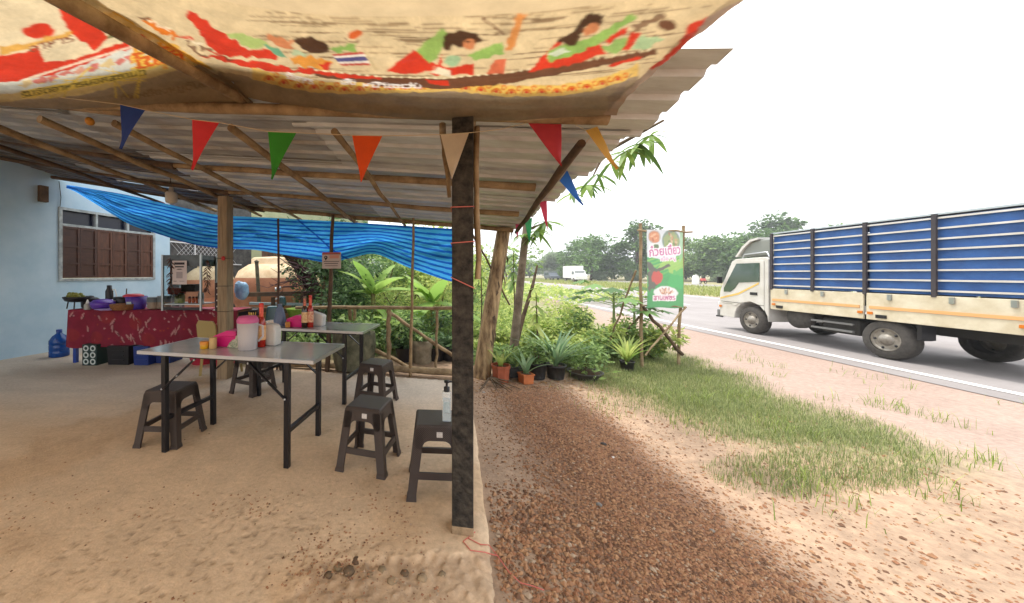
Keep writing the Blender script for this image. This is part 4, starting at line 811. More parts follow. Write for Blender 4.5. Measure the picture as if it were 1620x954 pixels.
cord = [P(60, 150, 2.3), P(190, 165, 2.22), P(230, 174, 2.18), P(304, 189, 2.1), P(347, 194, 2.08), P(424, 208, 2.03), P(469, 210, 2.02), P(557, 214, 2.0), P(605, 215, 1.98), P(697, 213, 1.87), P(742, 210, 1.87), P(790, 205, 1.92), P(835, 194, 1.98), P(888, 185, 1.96), P(926, 206, 2.02), P(945, 200, 2.1), P(885, 286, 2.75), P(897, 269, 2.8), P(860, 318, 3.6), P(836, 347, 4.2), P(819, 351, 4.75)]
MB().tube(cord, .0022, 4).build('cord', mat('pale_cord', 'c2b090', .8), bun, True)
ss_ = empty('pin_sign', 'small white sign with red band and map pin on the crooked pole', 'sign', P(524.5, 412, 5.18), R(-12))
MB().box((0, 0, 0), (.30, .008, .245)).build('board', mat('faded_board', 'b9a8a0', .6), ss_); MB().box((0, -.005, .105), (.29, .003, .034)).build('red_band', mat('faded_red', '9c4a44', .6), ss_)
mb = MB(); mb.ball((-.09, -.006, .045), (.027, .003, .027), 12, 6); mb.prism([(-.02, 0), (.02, 0), (0, -.035)], (-.09, -.0045, .032), (1, 0, 0), (0, 0, 1), .003); mb.build('pin_mark', ink, ss_)
MB().ball((-.09, -.010, .048), (.011, .002, .011), 10, 5).build('pin_dot', MATS['faded_board'], ss_)
for x, z, w, h, m in ((.045, .055, .15, .05, 'c48a7a'), (0, -.015, .25, .008, '28222c'), (-.005, -.045, .22, .010, '4a3c3c'), (.0, -.08, .20, .008, '5a4848')): MB().box((x, -.0055, z), (w, .002, h)).build('printed_line', mat('sign_ink_'+m, m, .7), ss_)
st = empty('loose_string', 'thin pink string lying in loops at the foot of the mossy post', 'string', G(745, 850))
pts = [(.41, 1.93, .004), (.36, 1.885, .004), (.42, 1.84, .004), (.47, 1.86, -.015), (.50, 1.80, -.025), (.53, 1.70, -.025), (.565, 1.64, -.022), (.62, 1.62, -.02), (.66, 1.60, -.02)]
MB().tube(pts, .0028, 5).build('string', str_m, st, True); MB().tube([(.36, 1.885, .005), (.33, 1.86, .005), (.36, 1.80, .004), (.43, 1.79, .003), (.47, 1.805, -.02), (.50, 1.80, -.024)], .0028, 5).build('string', str_m, st, True)

# ---------------------------------------------------------------- gravel, stones, grass
def peb(n, dens, size, name, m, seed, x0=.45, on_floor=False):
    r = np.random.default_rng(seed); pts = []
    while sum(len(p) for p in pts) < n:
        x = r.uniform(x0, 4.2, 60000); y = 1.35+5*r.random(60000)**1.6
        ok = (r.random(60000) < dens(x, y)) & ((x < slab_edge(y)-.03) if on_floor else (x > slab_edge(y)+.03)); pts.append(np.c_[x, y][ok])
    p = np.concatenate(pts)[:n]
    ix = np.clip(np.searchsorted(gx, p[:, 0]), 0, len(gx)-1); iy = np.clip(np.searchsorted(gy, p[:, 1]), 0, len(gy)-1); z = np.full(n, -.0015) if on_floor else Z_[iy, ix]
    s = size*(.5+r.random(n)**2*1.4)
    base = np.array([(1, 0, 0), (0, 1, 0), (-1, 0, 0), (0, -1, 0), (.1, .1, .75), (0, 0, -.6)], float)
    a = r.random(n)*2*pi; ca, sa = np.cos(a), np.sin(a)
    B = base[None]*(1+.35*(r.random((n, 6, 1))-.5))*np.c_[np.ones(n), .6+.4*r.random(n), .5+.4*r.random(n)][:, None, :]
    Vx = B[..., 0]*ca[:, None]-B[..., 1]*sa[:, None]; Vy = B[..., 0]*sa[:, None]+B[..., 1]*ca[:, None]
    V = np.stack([Vx*s[:, None]+p[:, :1], Vy*s[:, None]+p[:, 1:], B[..., 2]*s[:, None]+(z+s*.15)[:, None]], -1).reshape(-1, 3)
    tri = np.array([(0, 1, 4), (1, 2, 4), (2, 3, 4), (3, 0, 4), (1, 0, 5), (2, 1, 5), (3, 2, 5), (0, 3, 5)])
    Fq = (np.arange(n)[:, None, None]*6+tri[None]).reshape(-1, 3)
    c1, c2, c3 = (np.array(lin(c)) for c in ('8c6044', 'a8825f', '6b4d38')); w = r.random((n, 1)); w2 = r.random((n, 1))
    c = np.where(w2 < .25, c3, c1*(1-w)+c2*w); c = np.where(w2 > .96, np.array(lin('a8937c')), c)
    return tag(npmesh(name, V, Fq, m, attr={'tone': np.repeat(c, 6, 0)}), kind='stuff')
xs_, ys_ = gx, gy; X, Y = np.meshgrid(gx, gy)
lane2 = lambda x, y: np.exp(-(np.abs(x-(1.40+.085*(y-1.6))+.25*(fbm(x*1.5+7, y*1.5, 3)-.5))/.47)**3)*sstep(4.8, 4.0, y)
Z_ = np.zeros((len(gy), len(gx)))
V_ = np.empty(len(gx)*len(gy)*3, np.float32); bpy.data.objects['ground'].data.vertices.foreach_get('co', V_); Z_ = V_.reshape(len(gy), len(gx), 3)[..., 2]
pm = mat('pebble', '7d4a2c', .85, attr='tone', var=.2, scale=50)
peb(42000, lambda x, y: np.clip(lane2(x, y)*1.2*(.15+1.1*fbm(x*2.4, y*2.4, 4))+.018, 0, 1), .0074, 'gravel', pm, 5)
peb(2600, lambda x, y: np.clip(sstep(.45, .2, np.hypot((x-.75)/1.0, (y-1.95)/1.3))+.02, 0, 1), .012, 'gravel', pm, 9)
peb(6000, lambda x, y: np.clip(.5*sstep(3.4, 1.5, x)*sstep(5.2, 4.2, y)+.02, 0, 1), .006, 'gravel', pm, 6)
peb(2600, lambda x, y: np.clip(sstep(2.7, 1.6, y+.8*(fbm(x*1.1, y*1.1, 3)-.5))*sstep(.45, .75, fbm(x*2.3+5, y*2.3, 4))*.9+.01, 0, 1)*(y < 3.4), .0052, 'floor_grit', mat('grit', '7d4a2c', .9, attr='tone', var=.2, scale=50), 14, -3.0, True)
def stone(u, v, r, c, label, sq=.6):
    p = G(u, v); p.z = (-.018 if u < 745 else ground_z(p.x, p.y))+r*sq*.5
    bm = bmesh.new(); bmesh.ops.create_icosphere(bm, subdivisions=2, radius=r)
    for w in bm.verts: w.co *= 1+.3*(random.random()-.5); w.co.z *= sq
    me = bpy.data.meshes.new('stone'); bm.to_mesh(me); bm.free()
    for f in me.polygons: f.use_smooth = True
    o = link('stone', me, None, mat('stone_'+c, c, .85, var=.3, scale=30)); o.location = p; o.rotation_euler.z = random.random()*6; tag(o, label, 'stone', 'loose stones on the gravel'); return o
stone(955, 702, .022, '4a4440', 'dark round stone lying in the middle of the gravel lane')
stone(948, 798, .020, '77726c', 'grey pointed stone low in the gravel lane, below the dark round one', .45)
stone(1127, 840, .014, '8c8377', 'small grey stone at the lower right of the gravel lane')
stone(765, 617, .024, 'a39a90', 'pale flat stone near the foot of the leaning trunk', .4)
stone(1026, 684, .020, 'b0967a', 'pale stone on the sunlit sand beside the gravel lane', .4)
stone(970, 723, .012, 'd3cfc8', 'small white pebble just right of the dark round stone')
stone(563, 884, .024, '5f4a38', 'brown stone at the broken front edge of the floor')
# rubble of the broken floor edge
RUB = ['leftmost but one rubble lump under the floor edge, small', 'biggest rubble lump at the left of the broken floor edge', 'small rubble lump right of the biggest one at the floor edge', 'pale rubble lump in the middle of the broken floor edge', 'brown rubble lump right of the pale middle one at the floor edge', 'large rubble lump just left of the post end of the floor edge', 'rubble lump nearest the mossy post at the broken floor edge', 'leftmost rubble lump under the broken floor edge', 'rubble lump lying farthest forward of the broken floor edge']
r = np.random.default_rng(4)
for k, (u, v, s) in enumerate(((535, 893, .02), (552, 900, .03), (585, 905, .018), (604, 897, .022), (640, 902, .02), (668, 910, .026), (700, 905, .02), (520, 905, .02), (620, 915, .024))):
    stone(u, v, s, ('8d7a5e', '6f5c46', '9c876a')[k % 3], RUB[k], .5)['group'] = 'rubble along the floor edge'
gm_ = leafmat('grass_blade', '63734a', 'a9b072', .4)
def field(n, dens, x0, x1, y0, y1, h, w, name, m, seed, lean=.5):
    r = np.random.default_rng(seed); x = r.uniform(x0, x1, n*4); y = y0+(y1-y0)*r.random(n*4)**1.4; k = r.random(n*4) < dens(x, y); x, y = x[k][:n], y[k][:n]
    ix = np.clip(np.searchsorted(gx, x), 0, len(gx)-1); iy = np.clip(np.searchsorted(gy, y), 0, len(gy)-1)
    V, Fq, t = blades(np.c_[x, y, Z_[iy, ix]-.005], h, w, lean, r)
    return tag(npmesh(name, V, Fq, m, attr={'tint': t}), kind='stuff')
def gd(x, y):
    a = sstep(2.2, 3.1, x-.22*(4.6-y)+.7*(fbm(x*1.3, y*1.3, 4)-.5))*sstep(2.75, 3.5, y+.2*(x-3))*sstep(4.9, 3.9, x-.2*(y-3.8)+.9*(fbm(x*1.2+9, y*1.2, 4)-.5))
    bare = sstep(.45, .25, np.hypot((x-3.55)/1.3, (y-3.35)/.5)+.6*(fbm(x*2, y*2, 3)-.5))
    low = .42*sstep(1.15, .55, np.hypot((x-3.25)/1.0, (y-2.62-.10*(x-3.2))/.30)+.9*(fbm(x*2.6, y*3, 4)-.5)); a = np.maximum(a, low)
    return np.clip(a*(1-.45*bare)*(.25+.9*fbm(x*2.5+3, y*2.5, 3)), 0, 1)
field(90000, gd, 1.7, 5.6, 2.0, 7.6, .052, .0034, 'grass', gm_, 21)
def tufts(x, y): return np.clip(sstep(.57, .66, fbm(x*2.2+31, y*2.2, 3))*sstep(1.7, 2.6, x)*sstep(6.6, 4.8, x-.1*y)*sstep(1.9, 2.6, y), 0, 1)
field(4200, tufts, 1.7, 7.5, 1.9, 6.5, .10, .0045, 'grass', leafmat('grass_tall', '5d7430', 'a4b45c', .35), 22, .7)
field(24000, lambda x, y: (x > 17.5+.1*y)*(x < 30+.1*y)*1.0, 17, 42, 8, 130, .25, .05, 'verge_grass', leafmat('verge_blade', '7d8a44', 'a5ab62', .3), 23)

# ---------------------------------------------------------------- garden behind and right of the floor
def cover(n, fx, size, name, m, seed, h=(.05, .4), asp=.5):
    r = np.random.default_rng(seed); x, y = fx(r, n); top = h[0]+(h[1]-h[0])*fbm(x*1.1, y*1.1, 4)*1.3; z = top*(.35+.65*r.random(len(x)))
    V, Fq, t = leaves(np.c_[x, y, z], size, asp=asp, rng=r); return tag(npmesh(name, V, Fq, m, attr={'tint': t}), kind='stuff')
lf_y = leafmat('leaf_yellow_green', '7e9a4a', 'c8d07c', .5); lf_m = leafmat('leaf_mid_green', '53703f', '9cb56c', .45); lf_d = leafmat('leaf_dark_green', '2f4630', '6c8a58', .4); lf_b = leafmat('leaf_banana', '7aa04c', 'b6d06c', .5); lf_g = leafmat('leaf_grey_green', '648660', 'b4cc9c', .4)
def fx1(r, n): y = 5.6+14*r.random(n)**1.5; x = 1.1+(3.2+.10*(y-4.7)-1.1)*r.random(n); return x, y
cover(30000, fx1, .075, 'ground_cover', lf_y, 31, (.08, .62))
def fx1b(r, n): y = 5.2+4*r.random(n)**1.3; x = 1.1+(3.0+.10*(y-4.7)-1.1)*r.random(n); return x, y
cover(9000, fx1b, .10, 'ground_cover', lf_m, 34, (.04, .5), .35)
def fx2(r, n): y = 16+60*r.random(n); x = -6+(10.0+.10*y+6)*r.random(n); return x, y
cover(16000, fx2, .32, 'far_ground_cover', lf_y, 32, (.1, .6))
def fx3(r, n): y = 5.7+10*r.random(n); x = -3.4+4.6*r.random(n); return x, y
cover(16000, fx3, .10, 'undergrowth', lf_m, 33, (.05, .7))
bark = mat('bark', '6f5c46', .9, c2='43362a', scale=8, bump=.6, bscale=20)
def bush(name, label, x, y, h, w, m, n=1500, size=.09, seed=1, group=None, z0=.05, clumps=9, cat='shrub', asp=.45, d=None):
    r = np.random.default_rng(seed); o = empty(name, label, cat, (x, y, -.03), 0, group); d = d or w
    cs = np.c_[r.normal(0, .28*w, clumps), r.normal(0, .28*d, clumps), z0+.2*h+(.62*h)*r.random(clumps)]; rad = (.16+.2*r.random(clumps))*min(w, h)
    i = r.integers(0, clumps, n); v = r.normal(size=(n, 3)); v /= np.linalg.norm(v, axis=1)[:, None]; c = cs[i]+v*(rad[i]*r.random(n)**.4)[:, None]; c[:, 2] = np.maximum(c[:, 2], .02)
    V, Fq, t = leaves(c, size, asp=asp, rng=r, dirs=v*.8+r.normal(size=(n, 3))*.5, droop=.15); npmesh('foliage', V, Fq, m, o, attr={'tint': t})
    mb = MB()
    for k in range(min(clumps, 6)): mb.tube([(0, 0, -.02), tuple(cs[k]*np.array([.4, .4, .5])), tuple(cs[k])], [.02*h/1.5, .013*h/1.5, .006], 5)
    mb.build('stems', bark, o); return o
GB = 'shrubs in the garden behind the fence'
for k, (u, Y_, h, w, m, n, s, lb) in enumerate((
    (500, 7.0, 2.2, 1.5, lf_d, 2600, .10, 'dark leafy shrub behind the crooked sign pole'), (548, 7.6, 2.1, 1.2, lf_d, 2200, .10, 'dark shrub beneath the dip of the tarpaulin'), (600, 9.0, 2.6, 1.9, lf_m, 2600, .11, 'tall mid green shrub behind the banana plants'),
    (640, 8.4, 1.9, 1.6, lf_y, 2600, .09, 'yellow green shrub behind the slim straight pole'), (690, 8.0, 1.9, 1.5, lf_y, 2600, .09, 'bright yellow green shrub just left of the mossy post'), (585, 6.3, .95, 1.1, lf_m, 1600, .08, 'low shrub behind the middle fence post'),
    (540, 6.4, .9, 1.0, lf_d, 1300, .08, 'low dark shrub behind the rear table'), (660, 6.2, .8, .9, lf_d, 1300, .07, 'low dark shrub by the pale stump pot'), (705, 6.6, .9, .9, lf_m, 1300, .08, 'low shrub partly behind the mossy post'),
    (520, 11.0, 3.6, 3.0, lf_d, 3000, .15, 'large dark shrub mass at the back of the garden, left'), (590, 12.5, 3.4, 3.2, lf_m, 3000, .16, 'large green shrub at the back of the garden, middle'), (670, 12.0, 3.2, 3.2, lf_y, 3000, .16, 'large pale shrub at the back of the garden, right'), (745, 14, 3.0, 3.0, lf_m, 2600, .16, 'large shrub at the back of the garden behind the mossy post'))):
    bush('garden_shrub', lb, (u-CX)*Y_/F, Y_, h, w, m, n, s, 100+k, GB)
def banana(label, u, Y_, h, nleaf, L, seed, az0=0):
    r = random.Random(seed); o = empty('banana_plant', label, 'banana plant', ((u-CX)*Y_/F, Y_, -.03), 0, 'banana plants in the garden')
    MB().tube([(0, 0, 0), (.02, 0, h*.4), (0, .02, h*.75)], [.07, .06, .035], 9).build('stem', mat('banana_stem', '8a8a4c', .7, c2='6a5a34', scale=6), o)
    for k in range(nleaf):
        a = az0+k*2.4+r.uniform(-.3, .3); up = r.uniform(.9, 1.35) if k < nleaf*.6 else r.uniform(.3, .8); ln = L*r.uniform(.8, 1.15); V = []; n = 9
        for i in range(n):
            t = i/(n-1); rr_ = ln*(t*cos(up)+.28*t*t); z = h*.72+ln*(t*sin(up)-.50*t*t*(1.5-up*.6)); w = .16*L*(sin(pi*min(1, t*.93+.07))**.6)*(1 if t > .12 else .25)
            c = Vector((cos(a)*rr_, sin(a)*rr_, z)); s = Vector((-sin(a), cos(a), 0)); V += [c-s*w+Vector((0, 0, -w*.30)), c, c+s*w+Vector((0, 0, -w*.30))]
        npmesh('banana_leaf', [tuple(v) for v in V], grid_faces(3, n), lf_b, o, attr={'tint': np.full(len(V), r.uniform(.1, .95))}, smooth=True)
    return o
banana('banana plant with a broad upright leaf under the tarpaulin, behind the middle fence post', 590, 6.8, 1.5, 7, .95, 1, .9)
banana('banana plant with long leaves left of the mossy post', 684, 6.9, 1.25, 8, .95, 2, .2)
banana('small banana plant low behind the fence brace', 622, 6.3, .75, 6, .7, 3, 1.4)
banana('banana plant farther back, behind the slim straight pole', 655, 9.5, 1.9, 8, 1.2, 4, .4)
conc = mat('stained_concrete', '77735c', .9, c2='3c3e2e', scale=7, bump=.3)
o = empty('planter_ring', 'big grey concrete ring planter behind the rear table', 'planter', G(555, 590)+Vector((0, .35, 0))); MB().lathe([(.30, 0), (.34, .30), (.33, .52), (.30, .58), (.26, .57), (.25, .5), (0, .48)], n=28).build('ring_body', conc, o)
V, Fq, t = leaves(np.c_[RNG.normal(0, .15, 260), RNG.normal(0, .15, 260), .56+.16*RNG.random(260)], .12); npmesh('foliage', V, Fq, lf_m, o, attr={'tint': t})
o = empty('stump_pot', 'pale ragged stump used as a pot behind the fence', 'pot', P(668, 582, 5.5)); o.location.z = 0
MB().lathe([(.16, 0), (.15, .15), (.17, .30), (.185, .40), (.15, .38), (0, .34)], n=14).build('stump_body', mat('pale_stump', '938874', .9, c2='6c6250', scale=7, bump=.6, bscale=30), o)
V, Fq, t = leaves(np.c_[RNG.normal(0, .08, 120), RNG.normal(0, .08, 120), .38+.12*RNG.random(120)], .10); npmesh('foliage', V, Fq, lf_m, o, attr={'tint': t})
for u, lb in ((690, 'black pot behind the thin fence post'), (712, 'black pot beside the mossy post, behind the fence'), (640, 'dark wide pot left of the ragged stump')):
    o = empty('black_pot', lb, 'pot', P(u, 590, 5.55).xy.to_3d(), 0, 'black pots behind the fence'); MB().lathe([(.11, 0), (.15, .26), (.16, .27), (.14, .26), (.12, .20), (0, .2)], n=16).build('pot_body', dkp, o)
    V, Fq, t = leaves(np.c_[RNG.normal(0, .07, 130), RNG.normal(0, .07, 130), .26+.2*RNG.random(130)], .10); npmesh('foliage', V, Fq, lf_d, o, attr={'tint': t})
# leaning trunks and hanging leaves at the right of the post
def tree_trunk(name, label, path, rad, m, cat='tree trunk'):
    o = empty(name, label, cat, path[0]); mb = MB(); mb.tube(path, rad, 12); mb.build('trunk', m, o, True); return o
tan = mat('peeling_bark', 'bfa57c', .85, c2='55402c', scale=6, bump=.7, bscale=22, stretch=(2.5, 2.5, .5))
bp_ = [P(762, 597, 4.95), P(769, 540, 4.98), P(778, 480, 5.0), P(788, 420, 5.05), P(797, 362, 5.1), P(803, 300, 5.15)]
lt = tree_trunk('leaning_tree', 'thick tan leaning trunk with peeling bark right of the mossy post', bp_, [.13, .115, .11, .105, .10, .08], tan, 'tree')
for k in range(26):                                                    # peeling strips of bark
    i = random.uniform(.2, 4.2); a = bp_[int(i)].lerp(bp_[int(i)+1], i % 1); an = random.uniform(pi, 2.3*pi); d = Vector((cos(an), sin(an), 0)); b = a+d*.10
    L_ = random.uniform(.12, .34); w = random.uniform(.008, .02); s = Vector((-sin(an), cos(an), 0))
    mb = MB(); mb.add([b-s*w, b+s*w, b+d*.02+Vector((.02, 0, -L_*.6))+s*w, b+d*.02+Vector((.02, 0, -L_*.6))-s*w, b+d*.035+Vector((.0, 0, -L_))], [(0, 1, 2, 3), (3, 2, 4)]); mb.build('bark_strip', bark, lt, True)
b2 = [P(811, 570, 5.5), P(818, 500, 5.5), P(825, 430, 5.5), P(832, 365, 5.5), P(838, 300, 5.5), P(842, 230, 5.5)]
mt = tree_trunk('mango_tree', 'slim grey trunk whose narrow leaves hang past the right roof edge', b2, [.075, .065, .06, .055, .05, .03], mat('grey_bark', '857766', .9, c2='564a3c', scale=8, bump=.4), 'tree')
mb = MB(); mb.tube([P(812, 560, 5.52), P(828, 500, 5.6), P(842, 455, 5.7), P(850, 420, 5.75)], [.045, .035, .028, .015], 8); mb.tube([b2[4], Vector((2.1, 4.5, 2.75)), Vector((2.12, 3.6, 2.72)), Vector((2.2, 2.9, 2.74))], [.04, .03, .022, .01], 7)
mb.tube([b2[3], P(862, 352, 5.2)], [.03, .008], 6); mb.tube([Vector((2.12, 3.6, 2.72)), P(935, 285, 3.7)], [.02, .006], 6); mb.build('branch', bark, mt, True)
def whorl(c, n, L, m, parent, sd, droop=.35, asp=.22, az=None, spread=1.0):
    r = np.random.default_rng(sd)
    for k in range(n):
        a = 2*pi*k/n+r.uniform(-.3, .3) if az is None else az+r.uniform(-spread, spread); l = L*r.uniform(.7, 1.15); up = r.uniform(-.5, .5)-droop; V = []
        for i in range(6):
            t = i/5; w = l*asp/2*(sin(pi*(t*.9+.08))**.8); p = Vector(c)+Vector((cos(a)*l*t, sin(a)*l*t, l*(up*t-.35*t*t))); s = Vector((-sin(a), cos(a), 0)); V += [p-s*w+Vector((0, 0, w*.3)), p, p+s*w+Vector((0, 0, w*.3))]
        npmesh('leaf', [tuple(v) for v in V], grid_faces(3, 6), m, parent, True, attr={'tint': np.full(len(V), r.random())}, smooth=True)
lmg = leafmat('leaf_mango', '41602e', '8aa654', .4)
for k, (u, v, Y_, n, L) in enumerate(((1012, 228, 2.95, 12, .22), (1030, 214, 2.95, 8, .2), (990, 240, 3.0, 9, .2), (968, 256, 3.2, 7, .2), (945, 276, 3.5, 7, .2), (930, 293, 3.75, 9, .24), (905, 308, 4.1, 6, .2), (862, 352, 5.2, 10, .34), (848, 366, 5.3, 9, .3), (826, 372, 5.4, 9, .3))): whorl(P(u, v, Y_), n, L, lmg, mt, 200+k)
tag(pole(MB(), P(748, 372, 4.7), P(806, 482, 5.45), .014, .013).build('leaning_stick', bark), 'thin dark stick leaning across the tan trunk', 'stick')
for u, v, Y_, L, sd, h, lb in ((848, 470, 5.6, .22, 1, .95, 'broad leaved sapling right of the slim grey trunk'), (760, 400, 6.2, .26, 2, 1.9, 'leafy sapling seen between the mossy post and tan trunk'), (812, 405, 5.9, .24, 3, 1.8, 'sapling with dark hanging leaves between the two trunks')):
    c = P(u, v, Y_); o = empty('sapling', lb, 'sapling', (c.x, c.y, -.03), 0, 'saplings beside the trunks'); MB().tube([(0, 0, 0), (.03, .02, c.z*.5), (0, 0, c.z+.1)], [.016, .012, .006], 6).build('stem', bark, o)
    for q in range(5): whorl((c.x, c.y, c.z-.42+.14*q), 5, L*(1.1-.1*q), lf_y if sd != 3 else lf_m, o, sd*10+q, .3, .34)
lf_p = leafmat('leaf_papaya', '3f6234', '7a9c56', .3)
# papaya / cassava like plant behind the banner
def fingered(label, x, y, h, n, R_, sd, m):
    r = np.random.default_rng(sd); o = empty('papaya_plant', label, 'papaya plant', (x, y, -.03), 0, 'papaya plants by the banner'); MB().tube([(0, 0, 0), (.02, .03, h*.5), (0, 0, h)], [.03, .025, .015], 8).build('stem', mat('green_stem', '7a8a5a', .7), o)
    for k in range(n):
        a = k*2.4+r.uniform(-.2, .2); e = r.uniform(.0, .9); L = R_*r.uniform(.6, 1.1); q = Vector((cos(a)*cos(e)*L, sin(a)*cos(e)*L, h*(.78+.2*k/n)+sin(e)*L*.6)); mb = MB(); mb.tube([(0, 0, h*(.78+.2*k/n)), tuple(q)], .006, 4, False); mb.build('stalk', MATS['green_stem'], o)
        V = []; Fq = []
        for j in range(7):
            b = a+(j-3)*.52; l = L*.52*(1-.10*abs(j-3)); d = Vector((cos(b), sin(b), -.35)); s = Vector((-sin(b), cos(b), 0))*l*.17; k0 = len(V); V += [q, q+d*l*.5+s, q+d*l, q+d*l*.5-s]; Fq.append((k0, k0+1, k0+2, k0+3))
        npmesh('papaya_leaf', [tuple(v) for v in V], Fq, m, o, attr={'tint': np.full(len(V), r.random())})
fingered('papaya plant with fingered leaves behind the left pole of the banner', 3.75, 6.1, 1.15, 17, .66, 1, lf_p)
fingered('low papaya plant between the banner poles', 4.25, 6.3, .95, 11, .5, 2, lf_p)
for k, (u, Y_, h, w, m, lb) in enumerate(((860, 6.3, .7, .9, lf_y, 'bright shrub behind the two black pots'), (905, 6.6, .75, 1.0, lf_m, 'mid green shrub behind the wide bowl'), (950, 6.4, .7, .9, lf_y, 'pale shrub left of the banner pole'), (800, 6.0, .5, .6, lf_y, 'low bright shrub behind the terracotta pot'), (1035, 5.9, .55, .8, lf_y, 'low shrub at the foot of the banner'), (900, 8.5, .9, 1.3, lf_y, 'yellow green shrub farther back toward the road'), (985, 6.0, .6, .7, lf_m, 'shrub under the leaning prop of the banner'))):
    bush('bed_shrub', lb, (u-CX)*Y_/F, Y_, h, w, m, 1500, .085, 300+k, 'shrubs in the bed beside the road', clumps=8)
# potted plants
terra = mat('terracotta', 'a3573a', .75, c2='8a4830', scale=12); bpot = mat('black_pot', '26272a', .5, c2='33322f', scale=10); soil = mat('soil', '4a3626', .95)
def pot(label, u, v, r, h, m, kind='round', plant='strap', nb=14, L=.4, pm_=None, sd=1):
    b = G(u, v); b.z = ground_z(b.x, b.y)+.0; o = empty('potted_plant', label, 'potted plant', b, 0, 'potted plants along the bed')
    if kind == 'round': MB().lathe([(r*.78, 0), (r*.95, h*.9), (r*1.04, h*.9), (r*1.05, h), (r*.93, h), (r*.88, h*.85)], n=20).build('pot_body', m, o)
    elif kind == 'octagon': MB().lathe([(r*.86, 0), (r*.98, h*.82), (r*1.06, h*.84), (r*1.08, h), (r*.95, h), (r*.92, h*.85)], n=8, smooth=False, rot=.2).build('pot_body', m, o)
    elif kind == 'square': MB().box((0, 0, h*.45), (r*1.6, r*1.6, h*.9), taper=1.12, rz=.2).build('pot_body', m, o); MB().box((0, 0, h*.95), (r*2.0, r*2.0, h*.1), rz=.2).build('pot_rim', m, o)
    MB().lathe([(0, h*.86), (r*.85, h*.86), (r*.86, h*.84)] if kind != 'square' else [(0, h*1.003), (r*.85, h*1.003), (r*.86, h*1.0)], n=14).build('soil_top', soil, o)
    r_ = random.Random(sd)
    if plant == 'strap':
        for k in range(nb):
            a = k*2.4+r_.uniform(-.4, .4); up = r_.uniform(.9, 1.45); l = L*r_.uniform(.7, 1.2); V = []
            for i in range(7):
                t = i/6; w = .016*(L/.4)*(1-t**2.2)*(1.6 if nb < 10 else 1)+.001; q = Vector((cos(a)*(l*t*cos(up)+.3*l*t*t), sin(a)*(l*t*cos(up)+.3*l*t*t), h*.86+l*t*sin(up)-.30*l*t*t)); s = Vector((-sin(a), cos(a), 0)); V += [q-s*w, q+Vector((0, 0, -w*.3)), q+s*w]
            npmesh('strap_leaf', [tuple(v) for v in V], grid_faces(3, 7), pm_ or lf_y, o, attr={'tint': np.full(21, r_.random())}, smooth=True)
    else:
        rg = np.random.default_rng(sd); n = nb*22; c = np.c_[rg.normal(0, r*.7, n), rg.normal(0, r*.7, n), h+L*rg.random(n)**.8*.8]; V, Fq, t = leaves(c, .075, rng=rg); npmesh('foliage', V, Fq, pm_ or lf_m, o, attr={'tint': t})
        mb = MB()
        for k in range(6): mb.tube([(0, 0, h*.8), (rg.normal(0, r*.5), rg.normal(0, r*.5), h+L*.6)], [.008, .003], 5)
        mb.build('stems', bark, o)
    return o
pot('orange terracotta eight sided pot with upright leaves, nearest the tan trunk', 792, 600, .125, .24, terra, 'octagon', 'strap', 9, .42, lf_y, 1)
pot('small square orange pot with a tall thin plant', 832, 602, .085, .135, mat('orange_pot', 'c0703f', .7, c2='a85e34', scale=10), 'square', 'strap', 7, .5, lf_g, 2)
pot('black round pot between the small orange pot and the shorter black pot', 850, 596, .13, .22, bpot, 'round', 'leafy', 14, .35, lf_m, 3)
pot('shorter black pot with long grassy leaves, left of the wide bowl', 879, 596, .14, .19, bpot, 'round', 'strap', 34, .68, lf_g, 4)
pot('wide shallow dark bowl with a bushy plant', 925, 594, .23, .10, mat('dark_bowl', '55534c', .7, c2='3c3a36', scale=6), 'round', 'leafy', 22, .42, lf_m, 5)
pot('small black pot with arching leaves near the banner pole', 992, 583, .10, .15, bpot, 'round', 'strap', 22, .6, lf_y, 6)
o = empty('square_tub', 'low black square tub behind the small orange pot', 'tub', G(815, 594)); MB().box((0, 0, .07), (.24, .2, .14), taper=1.1, rz=.1).build('tub_body', bpot, o)
V, Fq, t = leaves(np.c_[RNG.normal(0, .08, 160), RNG.normal(0, .08, 160), .13+.25*RNG.random(160)], .08); npmesh('foliage', V, Fq, lf_m, o, attr={'tint': t})
rt = empty('bare_roots', 'thin bare roots and dry leaves at the foot of the tan trunk', 'roots', G(775, 603)); 
for k in range(14):
    a = random.uniform(-2.6, .3); l = random.uniform(.15, .5); MB().tube([(0, 0, .05), (cos(a)*l*.5, sin(a)*l*.5, .02), (cos(a)*l, sin(a)*l, -.02+.01*random.random())], [.012, .008, .003], 5).build('root', bark, rt)
dl = mat('dry_leaf', 'a37c4c', .8, c2='7b5a34', scale=20)
V, Fq, t = leaves(np.c_[RNG.uniform(.9, 2.6, 160), RNG.uniform(4.3, 4.95, 160), np.full(160, -.02)], .06); V[:, 2] = -.022+.25*(V[:, 2]+.02); tag(npmesh('fallen_leaves', V, Fq, dl), kind='stuff')

